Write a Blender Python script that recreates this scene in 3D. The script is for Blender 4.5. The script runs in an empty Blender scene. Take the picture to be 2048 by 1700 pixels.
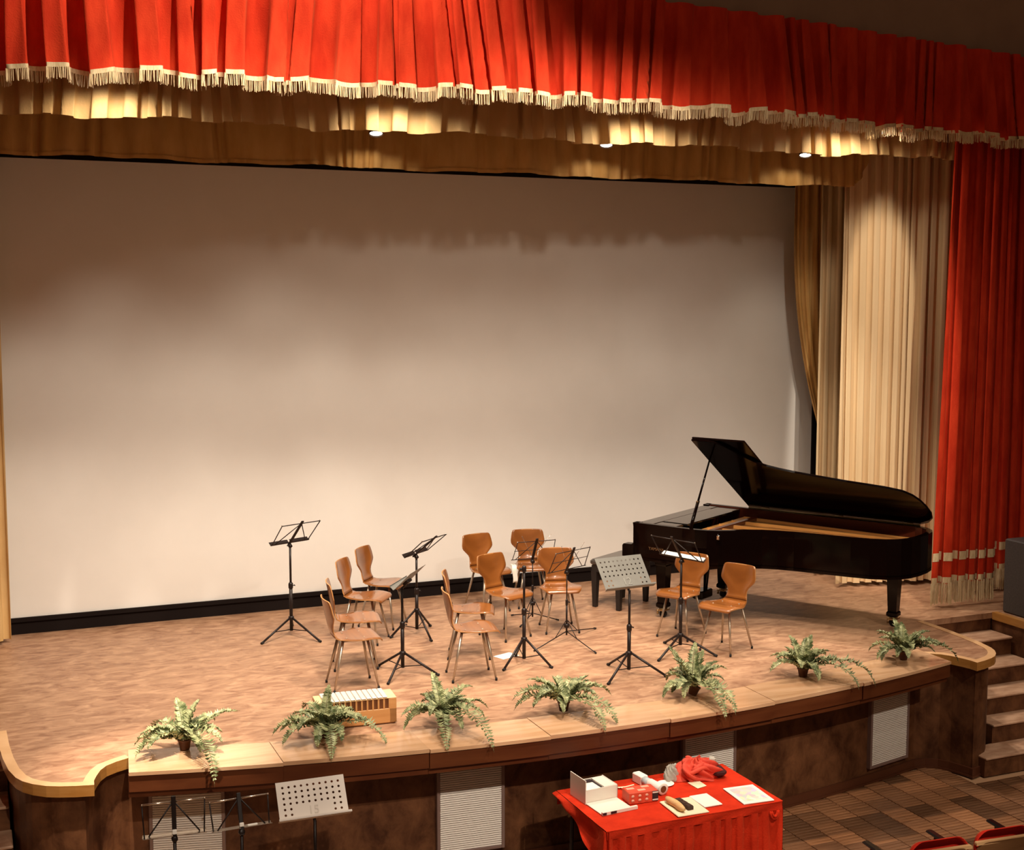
import bpy, bmesh, math, random
from mathutils import Vector, Matrix, Euler
R = math.radians
SC = bpy.context.scene
COL = SC.collection

# ------------------------------------------------------------------ camera
cam_d = bpy.data.cameras.new('camera')
cam_d.sensor_width = 36.0
cam_d.lens = 45.7
cam_d.clip_end = 200
cam = bpy.data.objects.new('camera', cam_d)
COL.objects.link(cam)
cam.location = (0, 0, 4.4)
cam.rotation_euler = (R(90 - 5.623), 0, R(-22.8))
SC.camera = cam

# ------------------------------------------------------------------ view and world
SC.view_settings.view_transform = 'Standard'
SC.view_settings.look = 'None'
SC.view_settings.gamma = 1.0
SC.view_settings.exposure = 0.0
SC.view_settings.use_curve_mapping = False
SC.cycles.use_denoising = True
SC.cycles.max_bounces = 8
world = bpy.data.worlds.new('hall_dark')
SC.world = world
world.use_nodes = True
bg = world.node_tree.nodes['Background']
bg.inputs[0].default_value = (1.0, 0.60, 0.36, 1)
bg.inputs[1].default_value = 0.145

# ------------------------------------------------------------------ lights of the hall
WARM = (1.0, 0.85, 0.69)

def spot(name, loc, target, energy, size, blend=0.3, color=WARM, radius=0.06, wide=1.0):
    l = bpy.data.lights.new(name, 'SPOT')
    l.energy = energy
    l.color = color
    l.spot_size = R(size)
    l.spot_blend = blend
    l.shadow_soft_size = radius
    o = bpy.data.objects.new(name, l)
    COL.objects.link(o)
    o.location = loc
    d = Vector(target) - Vector(loc)
    o.rotation_euler = d.to_track_quat('-Z', 'Y').to_euler()
    o.scale = (wide, 1, 1)          # beam scaled sideways to shape the light: wider or narrower than tall
    return o

# ceiling spots over the stalls: low ones far back, steep rows nearer the stage, plus two added fills
spot('house_and_fill_spot', (2.4, 8.2, 8.7), (2.2, 10.0, 6.3), 700, 92, 0.5, radius=0.04)
spot('house_and_fill_spot', (0.5, 7.2, 8.4), (1.1, 9.2, 1.1), 5200, 15, 0.9, radius=0.06)  # narrow extra spot, added to whiten the left end of the ledge
spot('house_and_fill_spot', (4.6, 6.3, 7.9), (4.6, 8.0, 0.7), 1500, 24, 0.5, radius=0.06)  # extra spot, added to brighten the table and its things
spot('house_and_fill_spot', (5.6, 3.5, 7.9), (5.9, 13.4, 1.5), 480, 43, 0.5, radius=0.11, wide=1.7)
spot('house_and_fill_spot', (6.3, 3.5, 7.9), (9.52, 12.0, 3.0), 2000, 28, 0.3, radius=0.06, wide=0.25)
spot('house_and_fill_spot', (1.8, 7.0, 7.9), (2.2, 12.0, 1.9), 380, 48, 0.5, radius=0.25, wide=1.8)
spot('house_and_fill_spot', (4.8, 7.0, 7.9), (5.2, 12.0, 1.9), 420, 48, 0.5, radius=0.25, wide=1.8)
spot('house_and_fill_spot', (1.9, 7.7, 8.2), (2.1, 11.6, 1.2), 1150, 44, 0.5, radius=0.30, wide=1.8)
spot('house_and_fill_spot', (4.5, 7.7, 8.2), (4.7, 11.6, 1.2), 1200, 44, 0.5, radius=0.30, wide=1.7)
spot('house_and_fill_spot', (7.8, 6.6, 7.9), (7.5, 8.3, 0.3), 420, 44, 0.7, radius=0.2)
spot('house_and_fill_spot', (1.2, 0.5, 7.9), (1.6, 8.4, 0.4), 1500, 26, 0.35, radius=0.06)
spot('house_and_fill_spot', (4.3, 0.5, 7.9), (4.5, 8.4, 0.4), 1900, 27, 0.35, radius=0.06)
spot('house_and_fill_spot', (7.6, 0.5, 7.9), (7.6, 8.4, 0.4), 1300, 27, 0.35, radius=0.06)
# downlights on the two battens over the stage: a strong inner cone and a weak wide spill
BATTEN_FRONT = [(1.17, 10.70), (3.55, 10.70), (5.9, 10.70), (8.25, 10.70)]
BATTEN_REAR = [(3.5, 11.5), (5.83, 11.5), (8.15, 11.5)]
for x, y in BATTEN_FRONT:
    spot('batten_spot', (x, y, 6.18), (x, y - .5, 0), 290, 74, 0.9, radius=0.06)
    spot('batten_spill', (x, y, 6.10), (x, y, 0), 40, 165, 0.5, radius=0.05)
for x, y in BATTEN_REAR:
    spot('batten_spot', (x, y, 5.86), (x, y - (.6 if x < 8 else 0), 0), 290 if x < 8 else 620, 74, 0.9, radius=0.06)
    spot('batten_spill', (x, y, 5.86), (x, y, 0), 6, 150, 0.4, radius=0.05)

# ------------------------------------------------------------------ materials
MATS = {}

def mat(name, color, rough=0.6, metal=0.0, spec=0.4, coat=0.0, sheen=0.0, emit=None, emit_s=0.0,
        color2=None, scale=(6, 6, 6), detail=4.0, contrast=(0.35, 0.65), bump=0.0, bump_scale=60.0,
        rand=0.0, coord='Object', rough2=None, distortion=0.0, sheen_tint=None, transl=0.0, nrough=0.55, tone=False):
    m = bpy.data.materials.new(name)
    m.use_nodes = True
    nt = m.node_tree
    N, L = nt.nodes, nt.links
    b = N['Principled BSDF']
    b.inputs['Base Color'].default_value = (*color, 1)
    b.inputs['Roughness'].default_value = rough
    b.inputs['Metallic'].default_value = metal
    b.inputs['Specular IOR Level'].default_value = spec
    b.inputs['Coat Weight'].default_value = coat
    b.inputs['Coat Roughness'].default_value = 0.08
    if sheen:
        b.inputs['Sheen Weight'].default_value = sheen
        b.inputs['Sheen Roughness'].default_value = 0.4
        b.inputs['Sheen Tint'].default_value = (*(sheen_tint or color), 1)
    if emit:
        b.inputs['Emission Color'].default_value = (*emit, 1)
        b.inputs['Emission Strength'].default_value = emit_s
    tc = N.new('ShaderNodeTexCoord')
    src = None
    if color2:
        mp = N.new('ShaderNodeMapping')
        mp.inputs['Scale'].default_value = scale
        L.new(tc.outputs[coord], mp.inputs['Vector'])
        no = N.new('ShaderNodeTexNoise')
        no.inputs['Scale'].default_value = 1.0
        no.inputs['Detail'].default_value = detail
        no.inputs['Roughness'].default_value = nrough
        no.inputs['Distortion'].default_value = distortion
        L.new(mp.outputs[0], no.inputs['Vector'])
        cr = N.new('ShaderNodeValToRGB')
        cr.color_ramp.elements[0].position = contrast[0]
        cr.color_ramp.elements[0].color = (*color, 1)
        cr.color_ramp.elements[1].position = contrast[1]
        cr.color_ramp.elements[1].color = (*color2, 1)
        L.new(no.outputs[0], cr.inputs[0])
        src = cr.outputs[0]
        if rough2 is not None:
            mr = N.new('ShaderNodeMapRange')
            mr.inputs['To Min'].default_value = rough
            mr.inputs['To Max'].default_value = rough2
            L.new(no.outputs[0], mr.inputs['Value'])
            L.new(mr.outputs[0], b.inputs['Roughness'])
    if tone:
        oi = N.new('ShaderNodeObjectInfo')
        mu = N.new('ShaderNodeMixRGB')
        mu.blend_type = 'MULTIPLY'
        mu.inputs[0].default_value = 1.0
        L.new(src, mu.inputs[1])
        L.new(oi.outputs['Color'], mu.inputs[2])
        src = mu.outputs[0]
    if rand:
        oi = N.new('ShaderNodeObjectInfo')
        mr = N.new('ShaderNodeMapRange')
        mr.inputs['To Min'].default_value = 1 - rand
        mr.inputs['To Max'].default_value = 1 + rand
        L.new(oi.outputs['Random'], mr.inputs['Value'])
        hs = N.new('ShaderNodeHueSaturation')
        if src is None:
            hs.inputs['Color'].default_value = (*color, 1)
        else:
            L.new(src, hs.inputs['Color'])
        L.new(mr.outputs[0], hs.inputs['Value'])
        src = hs.outputs[0]
    if src is not None:
        L.new(src, b.inputs['Base Color'])
    if bump:
        n2 = N.new('ShaderNodeTexNoise')
        n2.inputs['Scale'].default_value = bump_scale
        n2.inputs['Detail'].default_value = 3
        L.new(tc.outputs[coord], n2.inputs['Vector'])
        bp = N.new('ShaderNodeBump')
        bp.inputs['Strength'].default_value = bump
        bp.inputs['Distance'].default_value = 0.01
        L.new(n2.outputs[0], bp.inputs['Height'])
        L.new(bp.outputs[0], b.inputs['Normal'])
    MATS[name] = m
    return m

mat('red_velvet', (0.50, 0.030, 0.011), 0.9, spec=0.06, sheen=0.25, sheen_tint=(1.0, 0.25, 0.1), color2=(0.64, 0.050, 0.017), scale=(9, 9, 3), bump=0.25, bump_scale=90)
mat('gold_cloth', (0.60, 0.38, 0.15), 0.65, spec=0.2, sheen=0.2, sheen_tint=(1, 0.8, 0.5), color2=(0.70, 0.48, 0.22), scale=(5, 5, 2), bump=0.15, bump_scale=70)
mat('gold_cloth_rear', (0.60, 0.33, 0.095), 0.7, spec=0.15, sheen=0.2, sheen_tint=(1, 0.75, 0.4), color2=(0.70, 0.42, 0.15), scale=(5, 5, 2), bump=0.15, bump_scale=70)
mat('cream_cloth', (0.74, 0.54, 0.30), 0.75, spec=0.2, color2=(0.80, 0.60, 0.35), scale=(5, 5, 1), bump=0.1, bump_scale=80)
mat('fringe_gold', (0.66, 0.50, 0.27), 0.7, spec=0.3, color2=(0.82, 0.66, 0.42), scale=(80, 80, 20))
mat('screen_white', (0.86, 0.835, 0.785), 0.85, spec=0.15, color2=(0.88, 0.855, 0.805), scale=(3, 3, 3))
mat('black_cloth', (0.012, 0.008, 0.007), 0.9, spec=0.1)
mat('black_paint', (0.016, 0.012, 0.011), 0.45, spec=0.4)
mat('stage_vinyl', (0.215, 0.100, 0.053), 0.42, spec=0.45, color2=(0.465, 0.275, 0.162), scale=(5.2, 12, 3), detail=7, contrast=(0.31, 0.67), rough2=0.55, distortion=0.9, nrough=0.6)
mat('marbled_wall', (0.046, 0.013, 0.0035), 0.55, spec=0.3, color2=(0.18, 0.073, 0.029), scale=(5.5, 5.5, 4.2), detail=9, contrast=(0.34, 0.72), distortion=0.4, nrough=0.66)
mat('dark_plaster', (0.30, 0.20, 0.14), 0.8, spec=0.2, color2=(0.34, 0.23, 0.16), scale=(2, 2, 2))
mat('lacquered_trim', (0.38, 0.165, 0.035), 0.35, spec=0.4, color2=(0.46, 0.22, 0.06), scale=(4, 4, 30), coat=0.2)
mat('ledge_top', (0.56, 0.32, 0.17), 0.22, spec=0.55, coat=0.6, color2=(0.70, 0.44, 0.26), scale=(1.5, 14, 6), detail=5, rand=0.06)
mat('trim_top', (0.60, 0.36, 0.18), 0.35, spec=0.45, color2=(0.68, 0.43, 0.23), scale=(5, 5, 5))
mat('ledge_front', (0.085, 0.021, 0.006), 0.4, spec=0.35, color2=(0.125, 0.036, 0.011), scale=(1.5, 10, 10), detail=5, rand=0.06)
mat('parquet', (0.20, 0.086, 0.036), 0.30, spec=0.55, color2=(0.32, 0.15, 0.068), scale=(3, 14, 3), detail=3, tone=True, rough2=0.5)
mat('parquet_gap_glint', (0.50, 0.30, 0.17), 0.4, spec=0.4)  # pale joint colour stands in for glints between the strips
mat('parquet_far', (0.17, 0.08, 0.038), 0.4, spec=0.4, color2=(0.23, 0.11, 0.055), scale=(4, 20, 3))
mat('baseboard', (0.085, 0.027, 0.012), 0.32, spec=0.5)
mat('grille_slat', (0.74, 0.69, 0.62), 0.5, spec=0.4)
mat('grille_frame', (0.20, 0.13, 0.11), 0.45, spec=0.4)
mat('step_tread', (0.36, 0.20, 0.12), 0.45, spec=0.4, color2=(0.55, 0.35, 0.23), scale=(5, 12, 3), detail=5)
mat('plywood', (0.185, 0.057, 0.010), 0.28, spec=0.5, coat=0.7, color2=(0.29, 0.098, 0.020), scale=(20, 1.6, 1.6), detail=3, rand=0.10)
mat('plywood_edge', (0.46, 0.22, 0.08), 0.5, spec=0.3)
mat('tube_metal', (0.50, 0.42, 0.33), 0.35, metal=0.85, spec=0.5)
mat('rubber', (0.014, 0.012, 0.012), 0.7, spec=0.3)
mat('seat_plate', (0.03, 0.016, 0.012), 0.5)
mat('stand_black', (0.012, 0.006, 0.005), 0.42, spec=0.35)
mat('chrome', (0.75, 0.68, 0.6), 0.2, metal=1.0)
mat('desk_grey', (0.165, 0.16, 0.143), 0.5, spec=0.35, color2=(0.185, 0.18, 0.16), scale=(9, 9, 9))
mat('desk_cream', (0.70, 0.64, 0.58), 0.55, spec=0.3)
mat('desk_number', (0.235, 0.23, 0.205), 0.5)
mat('desk_number_cream', (0.58, 0.53, 0.47), 0.55)
mat('piano_black', (0.0035, 0.0012, 0.001), 0.09, spec=0.16)
mat('piano_gloss', (0.012, 0.009, 0.008), 0.10, spec=0.6, coat=0.5)
mat('piano_inner', (0.085, 0.016, 0.006), 0.25, spec=0.5, coat=0.3)
mat('iron_plate', (0.66, 0.32, 0.09), 0.32, metal=0.3, spec=0.5)
mat('soundboard', (0.42, 0.17, 0.045), 0.4, spec=0.4)
mat('brass', (0.42, 0.31, 0.17), 0.32, metal=1.0)
mat('letter_gold', (0.20, 0.11, 0.05), 0.45, metal=0.5)
mat('ivory', (0.82, 0.78, 0.70), 0.3)
mat('bench_top', (0.05, 0.042, 0.036), 0.25, spec=0.7, coat=0.3)
mat('fern_leaf', (0.085, 0.115, 0.042), 0.5, spec=0.35, color2=(0.42, 0.44, 0.23), scale=(18, 18, 18), detail=3, contrast=(0.38, 0.60))
mat('fern_stem', (0.10, 0.09, 0.03), 0.6)
mat('pot_brown', (0.085, 0.03, 0.014), 0.45, color2=(0.13, 0.05, 0.02), scale=(20, 20, 20))
mat('soil', (0.03, 0.018, 0.01), 0.95)
mat('beech', (0.50, 0.23, 0.075), 0.4, spec=0.4, color2=(0.58, 0.29, 0.105), scale=(2, 12, 20), detail=4)
mat('beech_pale', (0.72, 0.50, 0.26), 0.45, color2=(0.78, 0.56, 0.31), scale=(2, 14, 14))
mat('slot_dark', (0.15, 0.05, 0.012), 0.7)
mat('bar_silver', (0.80, 0.79, 0.75), 0.35, metal=0.4, spec=0.6)
mat('table_velvet', (0.52, 0.026, 0.008), 0.9, spec=0.08, sheen=0.25, sheen_tint=(1.0, 0.25, 0.1), color2=(0.64, 0.036, 0.011), scale=(8, 8, 8), bump=0.2, bump_scale=80)
mat('table_metal', (0.03, 0.025, 0.025), 0.4)
mat('cardboard_white', (0.80, 0.75, 0.66), 0.6, spec=0.3)
mat('paper', (0.86, 0.83, 0.76), 0.7, spec=0.2)
mat('paper_cream', (0.84, 0.74, 0.52), 0.7, spec=0.2)
mat('tissue_red', (0.62, 0.07, 0.03), 0.5, color2=(0.72, 0.10, 0.05), scale=(12, 12, 12))
mat('tissue_pink', (0.80, 0.42, 0.30), 0.5)
mat('dark_print_and_shade', (0.025, 0.012, 0.016), 0.5)
mat('bread', (0.72, 0.42, 0.17), 0.7, color2=(0.80, 0.56, 0.28), scale=(14, 14, 14))
mat('chocolate', (0.05, 0.022, 0.012), 0.6)
mat('grey_cloth', (0.36, 0.34, 0.29), 0.8, color2=(0.52, 0.49, 0.42), scale=(16, 16, 16))
mat('scarf_red', (0.60, 0.05, 0.028), 0.75, color2=(0.72, 0.08, 0.04), scale=(14, 14, 14))
mat('scarf_dark', (0.05, 0.006, 0.006), 0.85)
mat('steel_blue', (0.50, 0.58, 0.60), 0.4)
mat('seat_red', (0.62, 0.028, 0.014), 0.85, spec=0.12, sheen=0.3, sheen_tint=(1, 0.25, 0.1), bump=0.15)
mat('seat_wood', (0.15, 0.068, 0.025), 0.4, spec=0.4, coat=0.2, color2=(0.19, 0.09, 0.036), scale=(4, 4, 18))
mat('seat_wood_edge', (0.62, 0.38, 0.18), 0.45)
mat('armrest_black', (0.012, 0.008, 0.008), 0.22, spec=0.5)
mat('speaker_grey', (0.055, 0.048, 0.045), 0.6, color2=(0.075, 0.065, 0.06), scale=(60, 60, 60))
mat('lamp_lens', (1, 0.95, 0.85), 0.5, emit=(1.0, 0.93, 0.8), emit_s=9.0)
mat('lamp_body', (0.10, 0.07, 0.05), 0.4)
mat('towel_white', (0.80, 0.76, 0.68), 0.85)

# print of pale coloured shapes on the sheet at the table's right end
def print_material():
    m = bpy.data.materials.new('pastel_print')
    m.use_nodes = True
    N, L = m.node_tree.nodes, m.node_tree.links
    b = N['Principled BSDF']
    b.inputs['Roughness'].default_value = 0.6
    tc = N.new('ShaderNodeTexCoord')
    v = N.new('ShaderNodeTexVoronoi')
    v.inputs['Scale'].default_value = 22
    L.new(tc.outputs['Object'], v.inputs['Vector'])
    mix = N.new('ShaderNodeMixRGB')
    mix.inputs[0].default_value = 0.30
    mix.inputs[1].default_value = (0.84, 0.80, 0.70, 1)
    L.new(v.outputs['Color'], mix.inputs[2])
    L.new(mix.outputs[0], b.inputs['Base Color'])
    MATS['pastel_print'] = m
print_material()

# ------------------------------------------------------------------ building helpers
class MB:
    """collects faces and links them as ONE mesh object"""
    def __init__(self):
        self.v, self.f, self.mi, self.sm = [], [], [], []

    def add(self, verts, faces, mi=0, smooth=False, M=None):
        o = len(self.v)
        for p in verts:
            q = Vector(p)
            self.v.append(M @ q if M is not None else q)
        for f in faces:
            self.f.append([i + o for i in f])
            self.mi.append(mi)
            self.sm.append(smooth)
        return self

    def box(self, lo, hi, mi=0, M=None):
        x0, y0, z0 = lo
        x1, y1, z1 = hi
        v = [(x0, y0, z0), (x1, y0, z0), (x1, y1, z0), (x0, y1, z0), (x0, y0, z1), (x1, y0, z1), (x1, y1, z1), (x0, y1, z1)]
        return self.add(v, [(0, 3, 2, 1), (4, 5, 6, 7), (0, 1, 5, 4), (1, 2, 6, 5), (2, 3, 7, 6), (3, 0, 4, 7)], mi, False, M)

    def bevbox(self, lo, hi, r=0.005, mi=0, M=None):
        """box with chamfered vertical and top/bottom edges"""
        x0, y0, z0 = lo
        x1, y1, z1 = hi
        r = min(r, (x1 - x0) * .45, (y1 - y0) * .45, (z1 - z0) * .45)
        def ring(i, z):
            a, b, c, d = x0 + i, y0 + i, x1 - i, y1 - i
            k = r
            return [(a + k, b, z), (c - k, b, z), (c, b + k, z), (c, d - k, z), (c - k, d, z), (a + k, d, z), (a, d - k, z), (a, b + k, z)]
        v = ring(r, z0) + ring(0, z0 + r) + ring(0, z1 - r) + ring(r, z1)
        f = [tuple(reversed(range(8))), tuple(range(24, 32))]
        for k in range(3):
            for i in range(8):
                j = (i + 1) % 8
                f.append((k * 8 + i, k * 8 + j, k * 8 + 8 + j, k * 8 + 8 + i))
        return self.add(v, f, mi, False, M)

    def tube(self, pts, rad, seg=8, mi=0, cap=True, M=None, smooth=True):
        pts = [Vector(p) for p in pts]
        n = len(pts)
        rads = rad if isinstance(rad, (list, tuple)) else [rad] * n
        v, f = [], []
        prev = None
        for i, p in enumerate(pts):
            t = (pts[min(i + 1, n - 1)] - pts[max(i - 1, 0)]).normalized()
            if prev is None:
                a = Vector((0, 0, 1)) if abs(t.z) < 0.9 else Vector((1, 0, 0))
                u = t.cross(a).normalized()
            else:
                u = (prev - t * prev.dot(t)).normalized()
            prev = u
            w = t.cross(u)
            for k in range(seg):
                an = 2 * math.pi * k / seg
                v.append(p + (u * math.cos(an) + w * math.sin(an)) * rads[i])
        for i in range(n - 1):
            for k in range(seg):
                j = (k + 1) % seg
                f.append((i * seg + k, i * seg + j, i * seg + seg + j, i * seg + seg + k))
        self.add(v, f, mi, smooth, M)
        if cap:
            o = len(self.v) - len(v)
            self.f.append([o + k for k in reversed(range(seg))]); self.mi.append(mi); self.sm.append(False)
            self.f.append([o + (n - 1) * seg + k for k in range(seg)]); self.mi.append(mi); self.sm.append(False)
        return self

    def lathe(self, prof, seg=16, mi=0, M=None, smooth=True, cap=True):
        v, f = [], []
        for r, z in prof:
            for k in range(seg):
                a = 2 * math.pi * k / seg
                v.append((r * math.cos(a), r * math.sin(a), z))
        n = len(prof)
        for i in range(n - 1):
            for k in range(seg):
                j = (k + 1) % seg
                f.append((i * seg + k, i * seg + j, i * seg + seg + j, i * seg + seg + k))
        if cap:
            f.append(tuple(reversed(range(seg))))
            f.append(tuple((n - 1) * seg + k for k in range(seg)))
        return self.add(v, f, mi, smooth, M)

    def prism(self, poly, z0, z1, mi=0, M=None, mi_side=None, smooth_side=False):
        n = len(poly)
        v = [(x, y, z0) for x, y in poly] + [(x, y, z1) for x, y in poly]
        self.add(v, [tuple(reversed(range(n))), tuple(range(n, 2 * n))], mi, False, M)
        o = len(self.v) - 2 * n
        for i in range(n):
            j = (i + 1) % n
            self.f.append([o + i, o + j, o + n + j, o + n + i])
            self.mi.append(mi if mi_side is None else mi_side)
            self.sm.append(smooth_side)
        return self

    def strip(self, path, off0, off1, z0, z1, mi=0, mi_top=None):
        """a solid band that follows a 2-D path, between two sideways offsets and two heights"""
        a, b = offset(path, off0), offset(path, off1)
        n = len(path)
        v = []
        for i in range(n):
            v += [(a[i][0], a[i][1], z0), (b[i][0], b[i][1], z0), (b[i][0], b[i][1], z1), (a[i][0], a[i][1], z1)]
        f, m = [], []
        for i in range(n - 1):
            p, q = i * 4, i * 4 + 4
            for k in range(4):
                l = (k + 1) % 4
                f.append((p + k, p + l, q + l, q + k))
                m.append(mi_top if (k == 2 and mi_top is not None) else mi)
        f += [(3, 2, 1, 0), tuple((n - 1) * 4 + k for k in range(4))]
        m += [mi, mi]
        o = len(self.v)
        for p in v:
            self.v.append(Vector(p))
        for ff, mm in zip(f, m):
            self.f.append([i + o for i in ff]); self.mi.append(mm); self.sm.append(False)
        return self

    def grid(self, fn, nu, nv, mi=0, smooth=True, M=None):
        v = [fn(i / nu, j / nv) for j in range(nv + 1) for i in range(nu + 1)]
        f = []
        for j in range(nv):
            for i in range(nu):
                a = j * (nu + 1) + i
                f.append((a, a + 1, a + nu + 2, a + nu + 1))
        return self.add(v, f, mi, smooth, M)

    def mesh(self, name, mats):
        me = bpy.data.meshes.new(name)
        me.from_pydata([tuple(p) for p in self.v], [], self.f)
        for m in (mats if isinstance(mats, (list, tuple)) else [mats]):
            me.materials.append(MATS[m])
        me.polygons.foreach_set('material_index', self.mi)
        me.polygons.foreach_set('use_smooth', self.sm)
        bm = bmesh.new()
        bm.from_mesh(me)
        bmesh.ops.recalc_face_normals(bm, faces=bm.faces)
        bm.to_mesh(me)
        bm.free()
        me.update()
        return me

    def build(self, name, mats, parent=None, loc=None, rotz=0.0, solid=0.0, solid_mi=None):
        me = self.mesh(name, mats)
        if solid:
            bm = bmesh.new()
            bm.from_mesh(me)
            bmesh.ops.solidify(bm, geom=bm.faces[:], thickness=solid)
            bm.to_mesh(me)
            bm.free()
        return link(name, me, parent, loc, rotz)

def soften(o, width=.004, angle=50):
    bm = bmesh.new()
    bm.from_mesh(o.data)
    ed = [e for e in bm.edges if len(e.link_faces) == 2 and e.calc_face_angle(0) > R(angle)]
    bmesh.ops.bevel(bm, geom=ed, offset=width, segments=2, affect='EDGES', clamp_overlap=True)
    bm.to_mesh(o.data)
    bm.free()
    return o

def link(name, me, parent=None, loc=None, rotz=0.0):
    o = bpy.data.objects.new(name, me)
    COL.objects.link(o)
    if parent is not None:
        o.parent = parent
    if loc is not None:
        o.location = loc
    if rotz:
        o.rotation_euler = (0, 0, rotz)
    return o

def offset(path, d):
    """2-D polyline moved sideways by d (to the left of its direction)"""
    out = []
    n = len(path)
    for i, (x, y) in enumerate(path):
        p0 = Vector(path[max(i - 1, 0)][:2]); p1 = Vector(path[min(i + 1, n - 1)][:2]); p = Vector((x, y))
        na = Vector((0, 0)); 
        for a, b in ((p0, p), (p, p1)):
            t = b - a
            if t.length > 1e-9:
                t.normalize()
                na += Vector((-t.y, t.x))
        if na.length > 1e-9:
            na.normalize()
        t = (p1 - p if i == 0 else p - p0)
        if t.length > 1e-9:
            t.normalize()
            c = max(0.45, abs(na.dot(Vector((-t.y, t.x)))))
        else:
            c = 1
        out.append((x + na.x * d / c, y + na.y * d / c))
    return out

def tag(o, label=None, cat=None, group=None, kind=None):
    if label: o['label'] = label
    if cat: o['category'] = cat
    if group: o['group'] = group
    if kind: o['kind'] = kind
    return o

def thing(name, label, cat, loc=(0, 0, 0), rotz=0.0, group=None):
    o = bpy.data.objects.new(name, None)
    COL.objects.link(o)
    o.empty_display_size = 0.1
    o.location = loc
    o.rotation_euler = (0, 0, rotz)
    return tag(o, label, cat, group)

def copy_tree(o, parent=None):
    c = o.copy()
    COL.objects.link(c)
    if parent is not None:
        c.parent = parent
    for ch in list(o.children):
        copy_tree(ch, c)
    return c

def text_mesh(body, size, depth=0.0015):
    cu = bpy.data.curves.new('lettering', 'FONT')
    cu.body = body
    cu.size = size
    cu.extrude = depth
    cu.align_x = 'CENTER'
    cu.align_y = 'CENTER'
    o = bpy.data.objects.new('lettering_source', cu)
    COL.objects.link(o)
    bpy.context.view_layer.update()
    me = bpy.data.meshes.new_from_object(o.evaluated_get(bpy.context.evaluated_depsgraph_get()))
    bpy.data.objects.remove(o)
    bpy.data.curves.remove(cu)
    return me

STG = 1.1                 # height of the stage floor above the hall floor
CX = 4.52                 # middle of the stage

# ================================================================== the setting
LOBE = [(0.12, 10.4), (0.13, 10.05), (0.15, 9.75), (0.18, 9.5), (0.22, 9.33), (0.26, 9.24), (0.32, 9.16), (0.40, 9.09), (0.48, 9.05),
        (0.58, 9.015), (0.685, 8.99), (0.69, 9.06), (0.715, 9.15), (0.75, 9.25), (0.80, 9.33), (0.88, 9.39), (0.98, 9.44)]
def front_arc(x):
    return 8.98 + (x - 4.6) ** 2 / 27
ARC = [(0.98 + (8.06 - 0.98) * i / 40, front_arc(0.98 + (8.06 - 0.98) * i / 40) - 0.02) for i in range(1, 41)]
LOBE_R = [(2 * CX - x, y) for x, y in reversed(LOBE)]
EDGE = LOBE + ARC + LOBE_R[1:]

# stage floor slab
m = MB()
poly = EDGE + [(9.86, 10.4), (12.2, 10.4), (12.2, 13.6), (-3.2, 13.6), (-3.2, 10.4), (-0.82, 10.4)]
m.prism(poly, STG - 0.06, STG)
tag(m.build('stage_floor', 'stage_vinyl'), kind='structure')

# marbled stage front wall, following lobes and arc
m = MB()
WALL = offset(EDGE, 0.05)
m.strip(WALL, 0.0, 0.12, 0.0, STG - 0.06)
tag(m.build('wall_stage_front', 'marbled_wall'), kind='structure')
m = MB()
m.strip(WALL, -0.022, 0.0, 0.0, 0.085)
m.strip(WALL, -0.034, 0.0, 0.0, 0.018)
tag(m.build('baseboard_stage', 'baseboard'), kind='structure')

# lacquered edge trim of the two rounded corners
for nm, path in (('trim_1', LOBE), ('trim_2', LOBE_R)):
    m = MB()
    m.strip(path, -0.012, 0.06, STG - 0.075, STG + 0.004, 0, 1)
    tag(m.build(nm, ['lacquered_trim', 'trim_top']), kind='structure')

# hall floor: pale base, parquet strips in basket blocks laid on it
m = MB()
m.box((-5, -1.0, -0.12), (14, 13.6, -0.014))
hall = tag(m.build('floor', 'parquet_gap_glint'), kind='structure')

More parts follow.
